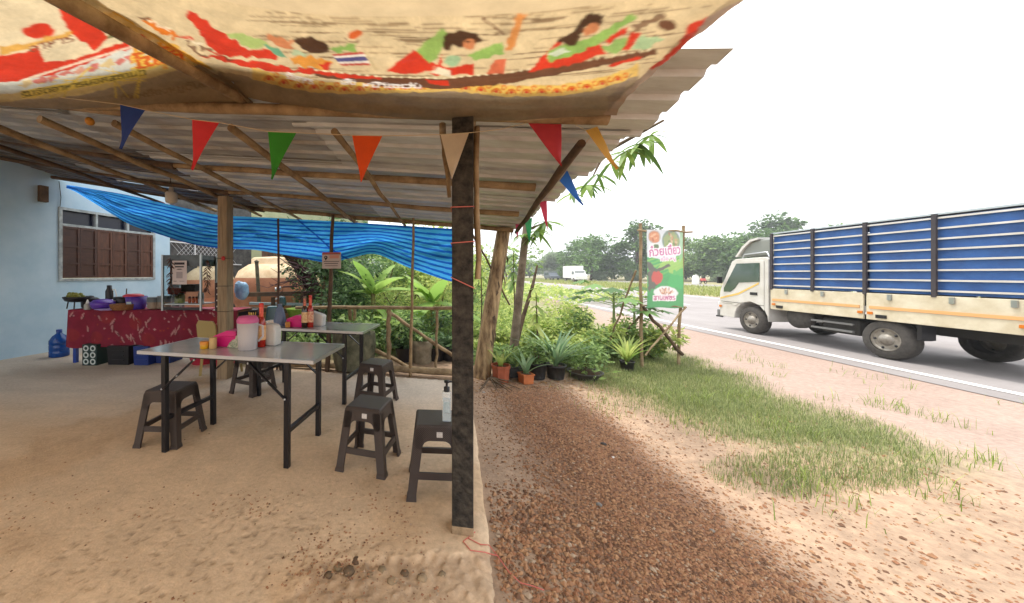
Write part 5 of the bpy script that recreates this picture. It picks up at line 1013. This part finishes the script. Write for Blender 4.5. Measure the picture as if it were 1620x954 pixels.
# ---------------------------------------------------------------- menu banner on branch poles
BL, BR = Vector((3.775, 5.40, 0)), Vector((4.49, 5.52, 0))
sg = empty('food_banner', 'printed green food banner with pink lettering on a frame of branch poles by the road', 'banner', (BL+BR)/2)
pole(MB(), BL+Vector((-.01, 0, -.05)), BL+Vector((-.04, 0, 2.24)), .024, .021).build('pole', fm, sg, True); pole(MB(), BR+Vector((-.06, 0, -.05)), BR+Vector((.02, 0, 2.22)), .022, .022).build('pole', fm, sg, True)
pole(MB(), BL+Vector((-.10, -.035, 2.13)), BR+Vector((.13, -.035, 2.115)), .015, .015).build('cross_pole', fm, sg, True); pole(MB(), BL+Vector((-.04, -.035, .95)), BR+Vector((.03, -.035, .92)), .012, .012).build('cross_pole', fm, sg, True)
pole(MB(), BL+Vector((-.02, -.03, .94)), BR+Vector((-.02, -.03, .16)), .023, .026).build('brace', bark, sg, True); pole(MB(), BR+Vector((.02, -.05, .92)), BL+Vector((.0, -.05, .18)), .014, .014).build('brace', fm, sg, True)
pole(MB(), BL+Vector((-.08, .04, 1.5)), P(962, 548, 5.9), .014, .016).build('prop', fm, sg, True); pole(MB(), P(1012, 500, 5.9), P(972, 545, 6.1), .02, .02).build('prop', bark, sg, True)
wB, hB = .66, 1.22; xs = np.linspace(0, wB, 111); ys = np.linspace(0, hB, 205); pt = Paint(xs, ys, '2f9a52')
for k in range(14): pt.poly([(0, .35+.06*k), (wB, .62+.05*k), (wB, .65+.05*k), (0, .38+.06*k)], random.choice(('7cc04e', '3aa858', 'a8cc5a')), .5, wob=.02)
pt.poly([(.2, .62), (.66, .50), (.66, .76), (.3, .80)], 'a8c85a', .7, wob=.06); pt.poly([(.36, .35), (.66, .3), (.66, .62), (.44, .58)], '2fae58', .8, wob=.05)
pt.poly([(0, .80), (.30, .74), (.66, .86), (.66, 1.25), (0, 1.25)], 'd5d8e0', wob=.01); pt.poly([(.58, .72), (.66, .80), (.66, 1.25), (.61, 1.25)], '8fc08c', .8, wob=.02)
pt.ell((.13, 1.11), (.105, .105), 'b9a8a0'); pt.ell((.13, 1.11), (.09, .092), 'cf7f56', wob=.3)
for k in range(8): pt.ell((.13+random.uniform(-.05, .05), 1.11+random.uniform(-.05, .05)), (.03, .014), random.choice(('e8b08a', 'b05a34', 'd89468')), .9, random.random()*3)
pt.ell((.14, .955), (.10, .055), 'eceae6'); pt.ell((.15, .955), (.06, .04), '4d6b3c', wob=.5); pt.ell((.43, 1.05), (.175, .175), '77887a'); pt.ell((.43, 1.045), (.15, .15), '8f9a62', wob=.35)
for k in range(26): a = random.random()*6.3; q = random.random()*.12; pt.ell((.43+q*cos(a), 1.05+q*sin(a)), (.032, .018), random.choice(('5c7a3c', 'b98a5c', 'c8a884', '7c9a50', 'a0624a')), .9, a)
pt.text('ก๋วยเตี๋ยว', .05, .80, .19, 'f6eef2', width=.56, grow=.016, rot=.10); pt.text('ก๋วยเตี๋ยว', .05, .80, .19, 'c05a98', width=.56, grow=.003, rot=.10)
pt.text('เนื้อ หมู', .24, .735, .075, 'f2e6ee', width=.26, grow=.010, rot=.08); pt.text('เนื้อ หมู', .24, .735, .075, 'c87aa8', width=.26, rot=.08)
pt.poly([(.02, .60), (.12, .52), (.40, .66), (.38, .69), (.16, .60), (.06, .70), (.0, .72)], '4f4b46', wob=.02); pt.poly([(.0, .56), (.20, .60), (.26, .44), (.12, .30), (.02, .26)], '565048', wob=.04); pt.ell((.17, .47), (.10, .10), 'c43a34', wob=.3)
pt.ell((.33, .235), (.22, .105), 'ece8ea', wob=.12)
for k in range(30): a = random.random()*6.3; q = random.random(); pt.ell((.33+.14*q*cos(a), .25+.055*q*sin(a)), (.03, .011), random.choice(('d89a7a', 'c07a5c', 'e8c8b0', 'b06048')), .9, random.random()*3)
pt.text('ลานเพชร', .11, .115, .115, 'f6eef2', width=.40, grow=.015, rot=.04); pt.text('ลานเพชร', .11, .115, .115, 'c04a86', width=.40, grow=.002, rot=.04)
pt.soften(1); pt.c = pt.c*.84+.16*np.array(lin('dfe3dc')); pt.fade(.12, 4)
d_ = (BR-BL).normalized(); V = []
for i, y in enumerate(ys):
    for j_, x in enumerate(xs): f = x/wB; g_ = y/hB; V.append(tuple(BL+d_*(x+.02)+Vector((d_.y, -d_.x, 0))*(.055+.02*sin(pi*f)*sin(3*g_)+.006*sin(7*f+5*g_))+Vector((0, 0, .915+y+.01*sin(6*f)*(1-g_)))))
npmesh('printed_sheet', V, grid_faces(len(xs), len(ys)), mat('sign_vinyl', 'ffffff', .5, attr='print', transl=.3), sg, True, attr={'print': pt.cols()}, smooth=True)

# ---------------------------------------------------------------- yard behind the counter: neighbour house, water jars, dark trunk, rails
nh = empty('neighbour_house', 'pale green plastered house with plank shutters behind the water jars', 'house', (-4.8, 12.0, 0)); gp = mat('green_plaster', 'a5ab88', .85, c2='8f9676', scale=2)
MB().box((0, .1, 1.9), (7.2, .2, 3.8)).build('wall', gp, nh)
psh = mat('plank', '5f4632', .8, c2='453022', scale=5, stretch=(4, 1, .6))
for x, w, z, h in ((-.95, .50, 2.05, .62), (.42, .98, 1.98, .85), (1.8, .7, 2.0, .8)):
    wi = MB().box((x, -.015, z), (w, .03, h)).build('window', mat('dark_recess', '2a2018', .8), nh)
    n = max(3, int(w/.12))
    for k in range(n): MB().box((x-w/2+(k+.5)*w/n, -.045, z), (w/n-.012, .03, h-.02)).build('plank', psh, wi)
jar_m = mat('clay_jar', 'b97f60', .85, c2='9c664a', scale=3, bump=.2); jar_t = mat('pale_cement', 'd8c2a0', .85, c2='b89c78', scale=4)
for u, Y_, s, lb in ((434, 9.0, 1.0, 'huge terracotta water jar with a pale domed top, behind the rusty pole'), (318, 10.0, .95, 'huge terracotta water jar seen through the display cabinet'), (475, 10.2, .9, 'huge terracotta water jar behind the thorny branches and dark trunk')):
    o = empty('water_jar', lb, 'water jar', ((u-CX)*Y_/F, Y_, 0), 0, 'large rainwater jars'); MB().lathe([(.55*s, 0), (.8*s, .3*s), (.98*s, .8*s), (.98*s, 1.15*s), (.93*s, 1.35*s)], n=32).build('jar_body', jar_m, o); MB().lathe([(.93*s, 1.35*s), (.85*s, 1.52*s), (.62*s, 1.68*s), (.55*s, 1.70*s), (.55*s, 1.82*s), (.50*s, 1.86*s), (0, 1.90*s)], n=32).build('domed_top', jar_t, o)
tree_trunk('dark_trunk', 'thick dark trunk leaning over the yard under the tarpaulin', [P(512, 560, 7.6), P(506, 500, 7.6), P(497, 460, 7.6), P(478, 420, 7.5), P(455, 390, 7.4), P(430, 360, 7.3)], [.15, .15, .16, .19, .2, .2], mat('dark_bark', '3e2c24', .95, c2='261a16', scale=6, bump=.6), 'tree')
o = empty('thorn_branch', 'bare reddish thorny branches in front of the water jar', 'branch', P(470, 470, 7.0)); thm = mat('thorn_bark', '4a3034', .8)
mb = MB(); r = random.Random(8)
for k in range(26):
    p = P(490, 440, 7.1)+Vector((r.uniform(-.3, .2), 0, r.uniform(-.3, .3))); pts = [p]
    for q in range(4): p = p+Vector((r.uniform(-.28, .03), r.uniform(-.12, .12), r.uniform(-.12, .14))); pts.append(p)
    mb.tube(pts, [.012, .010, .008, .006, .004], 5, False)
tag(mb.build('twigs', thm, o, True), kind='stuff')
tag(MB().tube([P(410, 478, 7.6), P(406, 415, 7.6)], .042, 8).lathe([(.05, 0), (.055, .02), (.0, .06)], P(406, 415, 7.6), 10).build('pipe_post', mat('lichen_post', '6f6a56', .9, c2='4a4538', scale=9)), 'mottled post with a small white cap in front of the big jar', 'post')
yr = empty('yard_rail', 'low rail of steel pipes and dark beams behind the rear table', 'railing', P(450, 500, 7.2)); 
for a, b, w, m in ((P(385, 466, 7.3), P(500, 464, 7.3), .09, 'dark'), (P(395, 480, 7.1), P(520, 482, 7.1), .05, 'pale'), (P(380, 488, 7.0), P(455, 492, 7.0), .08, 'dark'), (P(432, 470, 7.0), P(432, 530, 7.0), .06, 'dark'), (P(478, 465, 7.2), P(478, 530, 7.2), .06, 'dark'), (P(520, 463, 7.3), P(520, 500, 7.3), .05, 'dark')):
    MB().bar(a, b, w).build('rail' if abs(a.x-b.x) > .3 else 'rail_post', pole_d if m == 'dark' else mat('pale_pipe', '9fb0b0', .5), yr, True)
tag(MB().lathe([(.16, 0), (.22, .15), (.23, .16), (.21, .15), (.15, .02)], P(472, 497, 6.6)-Vector((0, 0, .05)), 22).build('green_basin', mat('green_basin', '8aa64a', .4, transl=.2)), 'pale green plastic basin resting on the yard rail', 'basin')
mb = MB(); mb.ball((0, 0, .12), (.13, .10, .17), 26, 16); mb.v = [tuple(Vector(v)*(1+.45*(float(fbm(v[0]*9+v[1]*5+4, v[2]*9, 3))-.5))) for v in mb.v]; mb.sm = [False]*len(mb.f)
bagb = empty('blue_bag', 'light blue crumpled bag hanging beside the timber post', 'bag', P(383, 470, 6.2)); bd = mb.build('bag_body', mat('light_blue_film', 'b4d4e8', .5, c2='7fa6c6', scale=9, transl=.3), bagb)
mc = empty('motorcycle', 'dark parked motorcycle half hidden behind the tables beside the timber post', 'motorcycle', (-2.75, 6.6, 0), R(12)); 
for x in (-.6, .6):
    wv = MB(); n = 20; wv.tube([(x+.26*cos(2*pi*k/n), 0, .29+.26*sin(2*pi*k/n)) for k in range(n+1)], .035, 8, False); wv.build('wheel', blk, mc)
mb = MB(); mb.tube([(-.6, 0, .29), (-.2, 0, .45), (.25, 0, .5), (.45, 0, .85), (.38, 0, 1.0)], .035, 8); mb.build('frame', blk, mc); MB().box((-.25, 0, .72), (.62, .24, .12), taper=.8).build('seat', dkp, mc, bevel=.02); MB().box((.28, 0, .62), (.32, .30, .42), taper=.7).build('leg_shield', mat('teal_paint', '24484e', .3, coat=.6), mc, bevel=.03)
MB().tube([(.36, -.34, .98), (.40, -.1, 1.0), (.40, .1, 1.0), (.36, .34, .98)], .014, 6).build('handlebar', alu, mc); MB().box((.44, 0, .92), (.14, .24, .18), taper=.7).build('headlight', mat('teal_paint', '24484e'), mc, bevel=.03)
for y in (-1, 1): MB().ball((.36, y*.30, 1.16), (.02, .06, .04), 10, 6).build('mirror', alu, mc)

# ---------------------------------------------------------------- light truck driving along the near lane
def rim_and_tyre(parent, x, y, r, w, side, m_t, m_r):
    n = 28; o = bpy.data.objects.new('wheel', None); COL.objects.link(o); o.parent = parent; o.location = (x, y, r)
    prof = [(r*.60, -w/2), (r*.88, -w/2), (r*.98, -w*.36), (r, -w*.2), (r, w*.2), (r*.98, w*.36), (r*.88, w/2), (r*.60, w/2)]
    M = Matrix.Rotation(pi/2, 3, 'X'); mb = MB(); mb.lathe(prof, n=n, caps=False); mb.v = [tuple(M @ Vector(v)) for v in mb.v]; mb.build('tyre', m_t, o)
    mb = MB(); s = side; mb.lathe([(r*.60, 0), (r*.58, .02), (r*.50, .0), (r*.34, -.05), (r*.30, .01), (r*.2, .04), (0, .05)], n=n); mb.v = [tuple(Matrix.Rotation(pi/2*s, 3, 'X') @ Vector((v[0], v[1], v[2]+w*.38))) for v in mb.v]; mb.build('rim', m_r, o)
    for k in range(5): a = 2*pi*k/5; MB().ball((r*.44*cos(a), -s*0+(-1 if s > 0 else 1)*(w*.36), r*.44*sin(a)), r*.07, 6, 4).build('hole', blk, o)
    return o
rub = mat('tyre_rubber', '4e4a45', .9, c2='3a3734', scale=14); rimm = mat('wheel_rim', '9a958c', .5, metal=.4, c2='6f675c'); wpaint = mat('white_paint', 'cfcdc8', .35, c2='bdb9b0', scale=2.5, coat=.4); gl = mat('truck_glass', '3e5048', .06, spec=.9)
tr = empty('light_truck', 'white light truck with blue caged cargo bed and dusty wheels driving on the near lane', 'truck', (8.41, 8.32, .004), math.atan2(1, .099)); hw_ = .85
tr.scale = (1, 1, .955)
# local x forward along the road, y = left (towards the shop is +y)
def side_prism(mb, poly, y0, y1): return mb.prism(poly, (0, y0, 0), (1, 0, 0), (0, 0, 1), -(y1-y0))
arch = [(.45*cos(pi*k/10)+0, .35+.45*sin(pi*k/10)) for k in range(11)]
cabp = [(-.46, .50), (-.46, 1.86), (-.40, 1.92), (.42, 1.90), (.52, 1.84), (.86, 1.12), (.90, .98), (.92, .46), (.90, .34), (.45, .34)]+arch[1:-1]+[(-.44, .35)]
mb = MB(); side_prism(mb, cabp, -hw_-.85+.0, 0); mb.build('cab', wpaint, tr, bevel=.03)
dr = MB(); side_prism(dr, [(-.36, .62), (-.36, 1.84), (.38, 1.84), (.80, 1.10), (.82, .72), (.50, .72), (.42, .66), (.3, .74), (.0, .82), (-.25, .74)], .002, .012); dr = dr.build('door', wpaint, tr, bevel=.004)
mb = MB(); side_prism(mb, [(-.26, 1.32), (-.26, 1.78), (.36, 1.78), (.74, 1.12), (.74, 1.02), (.54, 1.03), (.42, 1.12), (.30, 1.28)], .014, .022); mb.build('window', gl, dr)
mb = MB(); side_prism(mb, [(-.20, .98), (-.02, .98), (-.02, 1.05), (-.20, 1.05)], .014, .026); mb.build('handle', dkp, dr)
mb = MB(); side_prism(mb, [(-.24, 1.26), (-.24, 1.30), (.30, 1.02), (.86, .86), (.86, .82), (.30, .97)], .0135, .0175); mb.build('yellow_stripe', mat('stripe_yellow', 'd9b25c', .5), dr)
mb = MB(); side_prism(mb, [(-.36, .735), (.83, .755), (.83, .765), (-.36, .745)], .0132, .016); mb.build('panel_gap', blk, dr)
MB().box((.70, -.85, 1.46), (.03, 1.5, .70), rot=Matrix.Rotation(-.42, 3, 'Y')).build('windscreen', gl, tr)
MB().box((.93, -.85, .42), (.10, 1.72, .20)).build('bumper', mat('grey_bumper', '6a6a68', .6), tr, bevel=.02); MB().box((.90, .0, .33), (.2, .03, .04)).build('bumper_lip', blk, tr)
for y in (-.12, -1.58): MB().box((.925, y, .66), (.05, .26, .15)).build('headlight', mat('lamp_glass', 'd0d4d6', .1), tr, bevel=.02)
MB().box((.915, -.85, .86), (.02, 1.1, .14)).build('grille', dkp, tr)
mb = MB(); mb.tube([(.80, .02, 1.25), (.82, .10, 1.3), (.78, .11, 1.4)], .010, 6); mb.box((.76, .11, 1.34), (.05, .10, .18)); mb.build('mirror', dkp, tr)
mb = MB(); mb.prism([(-.45, 1.96), (.45, 1.96), (.30, 2.16), (.12, 2.32), (-.10, 2.36), (-.45, 2.36)], (0, -1.55, 0), (1, 0, 0), (0, 0, 1), -1.42); mb.build('wind_deflector', mat('grey_deflector', '7f827c', .5), tr, bevel=.03)
mb = MB(); mb.prism([(.47, 1.96), (.53, 1.96), (.33, 2.22), (.13, 2.38), (-.10, 2.42), (-.10, 2.37), (.10, 2.33), (.29, 2.17)], (0, -1.60, 0), (1, 0, 0), (0, 0, 1), -1.52); mb.build('deflector_rim', wpaint, tr)
mb = MB()
for y in (-.06, -1.64): mb.tube([(.28, y, 1.91), (.22, y, 2.01), (-.36, y, 2.04), (-.42, y, 1.92)], .018, 6)
mb.tube([(.0, -.06, 2.03), (.0, -1.64, 2.03)], .014, 6); tag(mb.build('roof_rack', alu, tr), kind='stuff')
for z, nm in ((.56, 'chassis'),): MB().box((-1.9, -.85, z), (4.0, .8, .16)).build(nm, mat('dark_chassis', '33312e', .8), tr)
MB().box((-2.28, -.85, .86), (3.44, 1.74, .12)).build('cargo_floor', mat('grey_floor', '7d7a74', .7), tr)
cream = mat('cream_paint', 'd3cbb4', .5, c2='b9ad90', scale=3)
for x0, x1 in ((-.54, -2.24), (-2.28, -3.98)):
    mb = MB(); side_prism(mb, [(x1, .68), (x0, .68), (x0, 1.16), (x1, 1.16)], .0, .03); p_ = mb.build('side_board', cream, tr, bevel=.006)
    mb = MB(); side_prism(mb, [(x1+.05, .88), (x0-.05, .88), (x0-.05, .93), (x1+.05, .93)], .032, .04); mb.build('orange_stripe', mat('stripe_orange', 'd9a26a', .5), p_); mb = MB(); side_prism(mb, [(x0-.28, .72), (x0-.14, .72), (x0-.14, .78), (x0-.28, .78)], .032, .045); mb.build('latch', dkp, p_)
    mb = MB(); side_prism(mb, [(x1, .68), (x0, .68), (x0, 1.16), (x1, 1.16)], -1.73, -1.70); mb.build('side_board', cream, tr)
bl = mat('blue_sheet', '3564a6', .6, c2='284c84', scale=2.2, bump=.3, bscale=6)
for y0 in (-.045, -1.68):
    for x0, x1 in ((-.56, -2.24), (-2.28, -3.96)): mb = MB(); side_prism(mb, [(x1, 1.18), (x0, 1.18), (x0, 2.42), (x1, 2.42)], y0, y0+.02); mb.build('blue_panel', bl, tr)
MB().box((-3.97, -.85, 1.8), (.02, 1.6, 1.24)).build('blue_panel', bl, tr); MB().box((-.555, -.85, 1.8), (.02, 1.6, 1.24)).build('blue_panel', bl, tr); MB().box((-2.26, -.85, 2.46), (3.44, 1.72, .03)).build('cargo_roof', mat('pale_canvas', 'a9b4b8', .8), tr)
for k in range(8):
    z = 1.24+k*.165
    for y in (.0, -1.70): MB().bar((-.54, y, z), (-3.98, y, z), .028).build('cage_rail', wpaint, tr)
for x in (-.56, -1.41, -2.26, -3.11, -3.96):
    for y in (.026, -1.726): MB().box((x, y, 1.8), (.05, .03, 1.32)).build('cage_post', mat('dark_post', '3a3538', .7), tr)
for x in (0, -2.5):
    for y, s in ((-.11, 1), (-1.59, -1)): rim_and_tyre(tr, x, y, .345, .2, -s, rub, rimm)
o = MB(); o.lathe([(.22, -.08), (.25, -.02), (.25, .06), (.1, .08), (0, .08)], n=20); o.v = [(v[0]-1.05, v[2]-.12, v[1]+.56) for v in o.v]; o.build('spare_wheel', rub, tr)
mb = MB(); side_prism(mb, [(-2.95, .42), (-2.9, .40), (-2.9, .68), (-2.95, .68)], -.2, -.0); mb.build('mud_flap', dkp, tr)

for x in (-.9, -1.6, -2.6, -3.3, -3.85): MB().box((x, .04, 1.10), (.05, .02, .10)).build('hinge', alu, tr)
for x in (-.62, -2.2, -2.34, -3.92): MB().box((x, .038, .80), (.07, .014, .045)).build('reflector', mat('amber_reflector', 'c8701e', .3), tr)
for z in (.40, .54): MB().bar((-1.35, -.02, z), (-2.05, -.02, z), .035).build('side_guard', mat('grey_bumper', '6a6a68'), tr)
MB().box((-1.75, -.28, .47), (.62, .34, .30)).build('fuel_tank', mat('dark_chassis', '33312e'), tr, bevel=.04)
MB().box((.86, .012, .62), (.07, .02, .05)).build('indicator', mat('amber_reflector', 'c8701e'), tr)

# ---------------------------------------------------------------- far traffic and roadside
ft = empty('box_truck', 'small white box truck far off on the opposite carriageway', 'truck', G(912, 446.3), math.atan2(1, .099)+pi); fw = mat('far_white', 'dcdcda', .5)
MB().box((-1.6, 0, 1.75), (3.6, 2.1, 2.1)).build('cargo_box', fw, ft); MB().prism([(.2, .5), (2.1, .5), (2.1, 1.1), (1.5, 1.35), (1.1, 2.0), (.2, 2.0)], (0, -.95, 0), (1, 0, 0), (0, 0, 1), -1.9).build('cab', fw, ft).location.y = 1.9*0
MB().box((.95, -.965, 1.6), (.8, .02, .5)).build('window', gl, ft); MB().box((.95, .965, 1.6), (.8, .02, .5)).build('window', gl, ft); MB().box((1.32, 0, 1.62), (.03, 1.6, .5)).build('windscreen', gl, ft); MB().box((-.8, 0, .55), (5, 1.6, .3)).build('chassis', dkp, ft)
for x in (1.3, -2.4):
    for y, s in ((.9, -1), (-.9, 1)): rim_and_tyre(ft, x, y, .38, .22, s, rub, rimm)
fc = empty('far_pickup', 'dark pickup far off on the left of the opposite carriageway', 'pickup', G(873, 443.6), math.atan2(1, .099)+pi); dkc = mat('far_dark_paint', '4c545c', .4)
MB().prism([(-2.5, .5), (2.4, .5), (2.4, 1.0), (1.3, 1.1), (.7, 1.75), (-2.5, 1.75)], (0, .9, 0), (1, 0, 0), (0, 0, 1), 1.8).build('car_body', dkc, fc, bevel=.08); MB().box((-.9, 0, 1.98), (3.2, 1.9, .2)).build('canopy_roof', mat('far_grey', '6f7674', .6), fc)
for s in (.905, -.905): MB().box((-.6, s, 1.4), (2.2, .02, .45)).build('window', gl, fc)
for x in (1.5, -1.5):
    for y, s in ((.8, -1), (-.8, 1)): rim_and_tyre(fc, x, y, .36, .22, s, rub, rimm)
mk_ = empty('red_motorcycle', 'red motorcycle parked far off beneath the roadside trees', 'motorcycle', G(1112, 449.2), .4); rp = mat('far_red', 'b8403a', .5)
for x in (-.65, .65): n = 14; MB().tube([(x+.28*cos(2*pi*k/n), 0, .3+.28*sin(2*pi*k/n)) for k in range(n+1)], .05, 6, False).build('wheel', blk, mk_)
MB().box((0, 0, .6), (1.2, .35, .35), taper=.7).build('body', rp, mk_, bevel=.05); MB().tube([(.5, -.3, 1.05), (.55, 0, 1.05), (.5, .3, 1.05)], .03, 6).build('handlebar', blk, mk_); MB().tube([(.65, 0, .3), (.52, 0, 1.05)], .04, 6).build('fork', blk, mk_)
ws = empty('milestone', 'white roadside marker stone far off beside the red motorcycle', 'marker', G(1102, 449.5)); MB().prism([(-.4, 0), (.4, 0), (.4, .9), (.28, 1.15), (0, 1.25), (-.28, 1.15), (-.4, .9)], (0, 0, 0), (1, 0, 0), (0, 0, 1), -.3).build('stone_slab', fw, ws)

# ---------------------------------------------------------------- trees beyond the road
def make_tree(seed, m, n=6500, size=.55, clumps=34, w=8.0, h=10.0, flat=1.0):
    """crown and trunk meshes of one kind of tree, about h tall and w wide"""
    r = np.random.default_rng(seed); a = r.random(clumps)*2*pi; rr_ = np.sqrt(r.random(clumps))*w*.40
    zc = h*(.17+.69*r.random(clumps)*(1-.35*(rr_/(w*.4))**2*flat)); cs = np.c_[np.cos(a)*rr_, np.sin(a)*rr_, zc]; rad = w*(.10+.09*r.random(clumps))
    i = r.integers(0, clumps, n); v = r.normal(size=(n, 3)); v /= np.linalg.norm(v, axis=1)[:, None]; v[:, 2] *= .75
    c = cs[i]+v*(rad[i]*r.random(n)**.33)[:, None]
    V, Fq, t = leaves(c, size, asp=.55, rng=r, dirs=v+r.normal(size=(n, 3))*.6, droop=.2)
    t = np.clip(t*.7+np.repeat(r.random(clumps)[i], 4)*.35, 0, 1)
    mb = MB(); mb.tube([(0, 0, -.2), (.1, 0, h*.18), (0, .1, h*.38), (.1, 0, h*.62)], [.028*h, .022*h, .017*h, .008*h], 8)
    for k in range(9): mb.tube([(0, 0, h*(.16+.03*k)), tuple(cs[k]*np.array([.5, .5, .8])), tuple(cs[k])], [.011*h, .007*h, .003*h], 6)
    return V, Fq, t, m, mb
lt1 = leafmat('tree_leaf_dark', '3f5d36', '75964f', .3); lt2 = leafmat('tree_leaf_mid', '48663c', '86a25c', .3); lt3 = leafmat('tree_leaf_pale', '62775a', '9bab84', .3)
kinds = []
for k, (m, w, h, fl) in enumerate(((lt1, 12, 10, 1.2), (lt2, 9, 11, .8), (lt3, 8, 9, 1.0), (lt2, 11, 8.5, 1.2), (lt1, 8, 12, .6))):
    V, Fq, t, m, mb = make_tree(400+k, m, w=w, h=h, flat=fl); ob = npmesh('crown', V, Fq, m, None, attr={'tint': t}); tb = mb.build('trunk', bark); kinds.append((ob.data, tb.data)); bpy.data.objects.remove(ob); bpy.data.objects.remove(tb)
TR = [(0, 935, 76, 1.0, 'broad dark tree above the white box truck'), (2, 872, 105, 1.0, 'pale tree at the far left of the row, behind the dark pickup'), (4, 1008, 72, .98, 'tall dark tree just left of the food banner'), (1, 1052, 78, .95, 'tree hidden for the most part behind the food banner'), (3, 1112, 66, 1.0, 'wide tree just right of the food banner'),
      (1, 1150, 62, .82, 'tree behind the red motorcycle'), (0, 1192, 60, .90, 'broad tree behind the cab of the near truck'), (4, 1235, 64, 1.0, 'tall tree rising over the blue cargo cage'), (3, 1300, 60, .95, 'tree behind the middle of the blue cargo cage'), (1, 1372, 58, .95, 'tree behind the rear of the blue cargo cage'), (0, 1450, 56, .95, 'broad tree beyond the tail of the near truck'),
      (2, 1530, 55, 1.0, 'pale tree second from the right end of the row'), (4, 1610, 55, .9, 'tall tree at the right end of the row'), (3, 905, 110, .9, 'low rounded tree behind the white box truck'), (2, 838, 120, .8, 'pale tree between the slim trunk and dark pickup'), (1, 800, 110, .75, 'tree seen just right of the tan trunk'), (0, 752, 115, .8, 'dark tree seen between the mossy post and tan trunk'), (3, 972, 92, .85, 'rounded tree in the gap left of the tall dark tree'), (2, 1085, 88, .9, 'pale tree behind the right pole of the food banner'), (2, 1165, 84, 1.0, 'pale tree in the second row behind the motorcycle'), (1, 700, 95, .8, 'tree far behind the banana plants'), (4, 620, 90, .7, 'tall tree far behind the slim straight pole')]
for k, (q, u, Y_, s, lb) in enumerate(TR):
    o = empty('roadside_tree', lb, 'tree', ((u-CX)*Y_/F, Y_, -.05), k*1.7, 'trees beyond the road'); o.scale = (s*1.25, s*1.25, s*1.16)
    for nm, me in zip(('crown', 'trunk'), kinds[q]): c = bpy.data.objects.new(nm, me); COL.objects.link(c); c.parent = o
for k, (u, Y_, s, lb) in enumerate(((893, 84, .45, 'round pale bush beside the dark pickup'), (1003, 70, .4, 'papaya like bush left of the banner across the road'), (1140, 60, .35, 'low bush right of the red motorcycle'), (950, 74, .35, 'low bush right of the white box truck'))):
    o = empty('roadside_bush', lb, 'bush', ((u-CX)*Y_/F, Y_, -.4), k, 'bushes beyond the road'); o.scale = (s*1.1, s*1.1, s)
    for nm, me in zip(('crown', 'trunk'), kinds[2]): c = bpy.data.objects.new(nm, me); COL.objects.link(c); c.parent = o

# ---------------------------------------------------------------- thin humid air: far trees fade towards white
hz = MB().box((300, 720, 14), (2500, 1700, 31)).build('haze', None, kind='stuff')
hm = bpy.data.materials.new('air'); hm.use_nodes = True; t_ = hm.node_tree; t_.nodes.remove(t_.nodes['Principled BSDF']); pv = t_.nodes.new('ShaderNodeVolumePrincipled')
pv.inputs['Color'].default_value = (.93, .96, 1, 1); pv.inputs['Density'].default_value = .0014; pv.inputs['Anisotropy'].default_value = .2; t_.links.new(pv.outputs[0], t_.nodes['Material Output'].inputs['Volume']); hz.data.materials.append(hm)
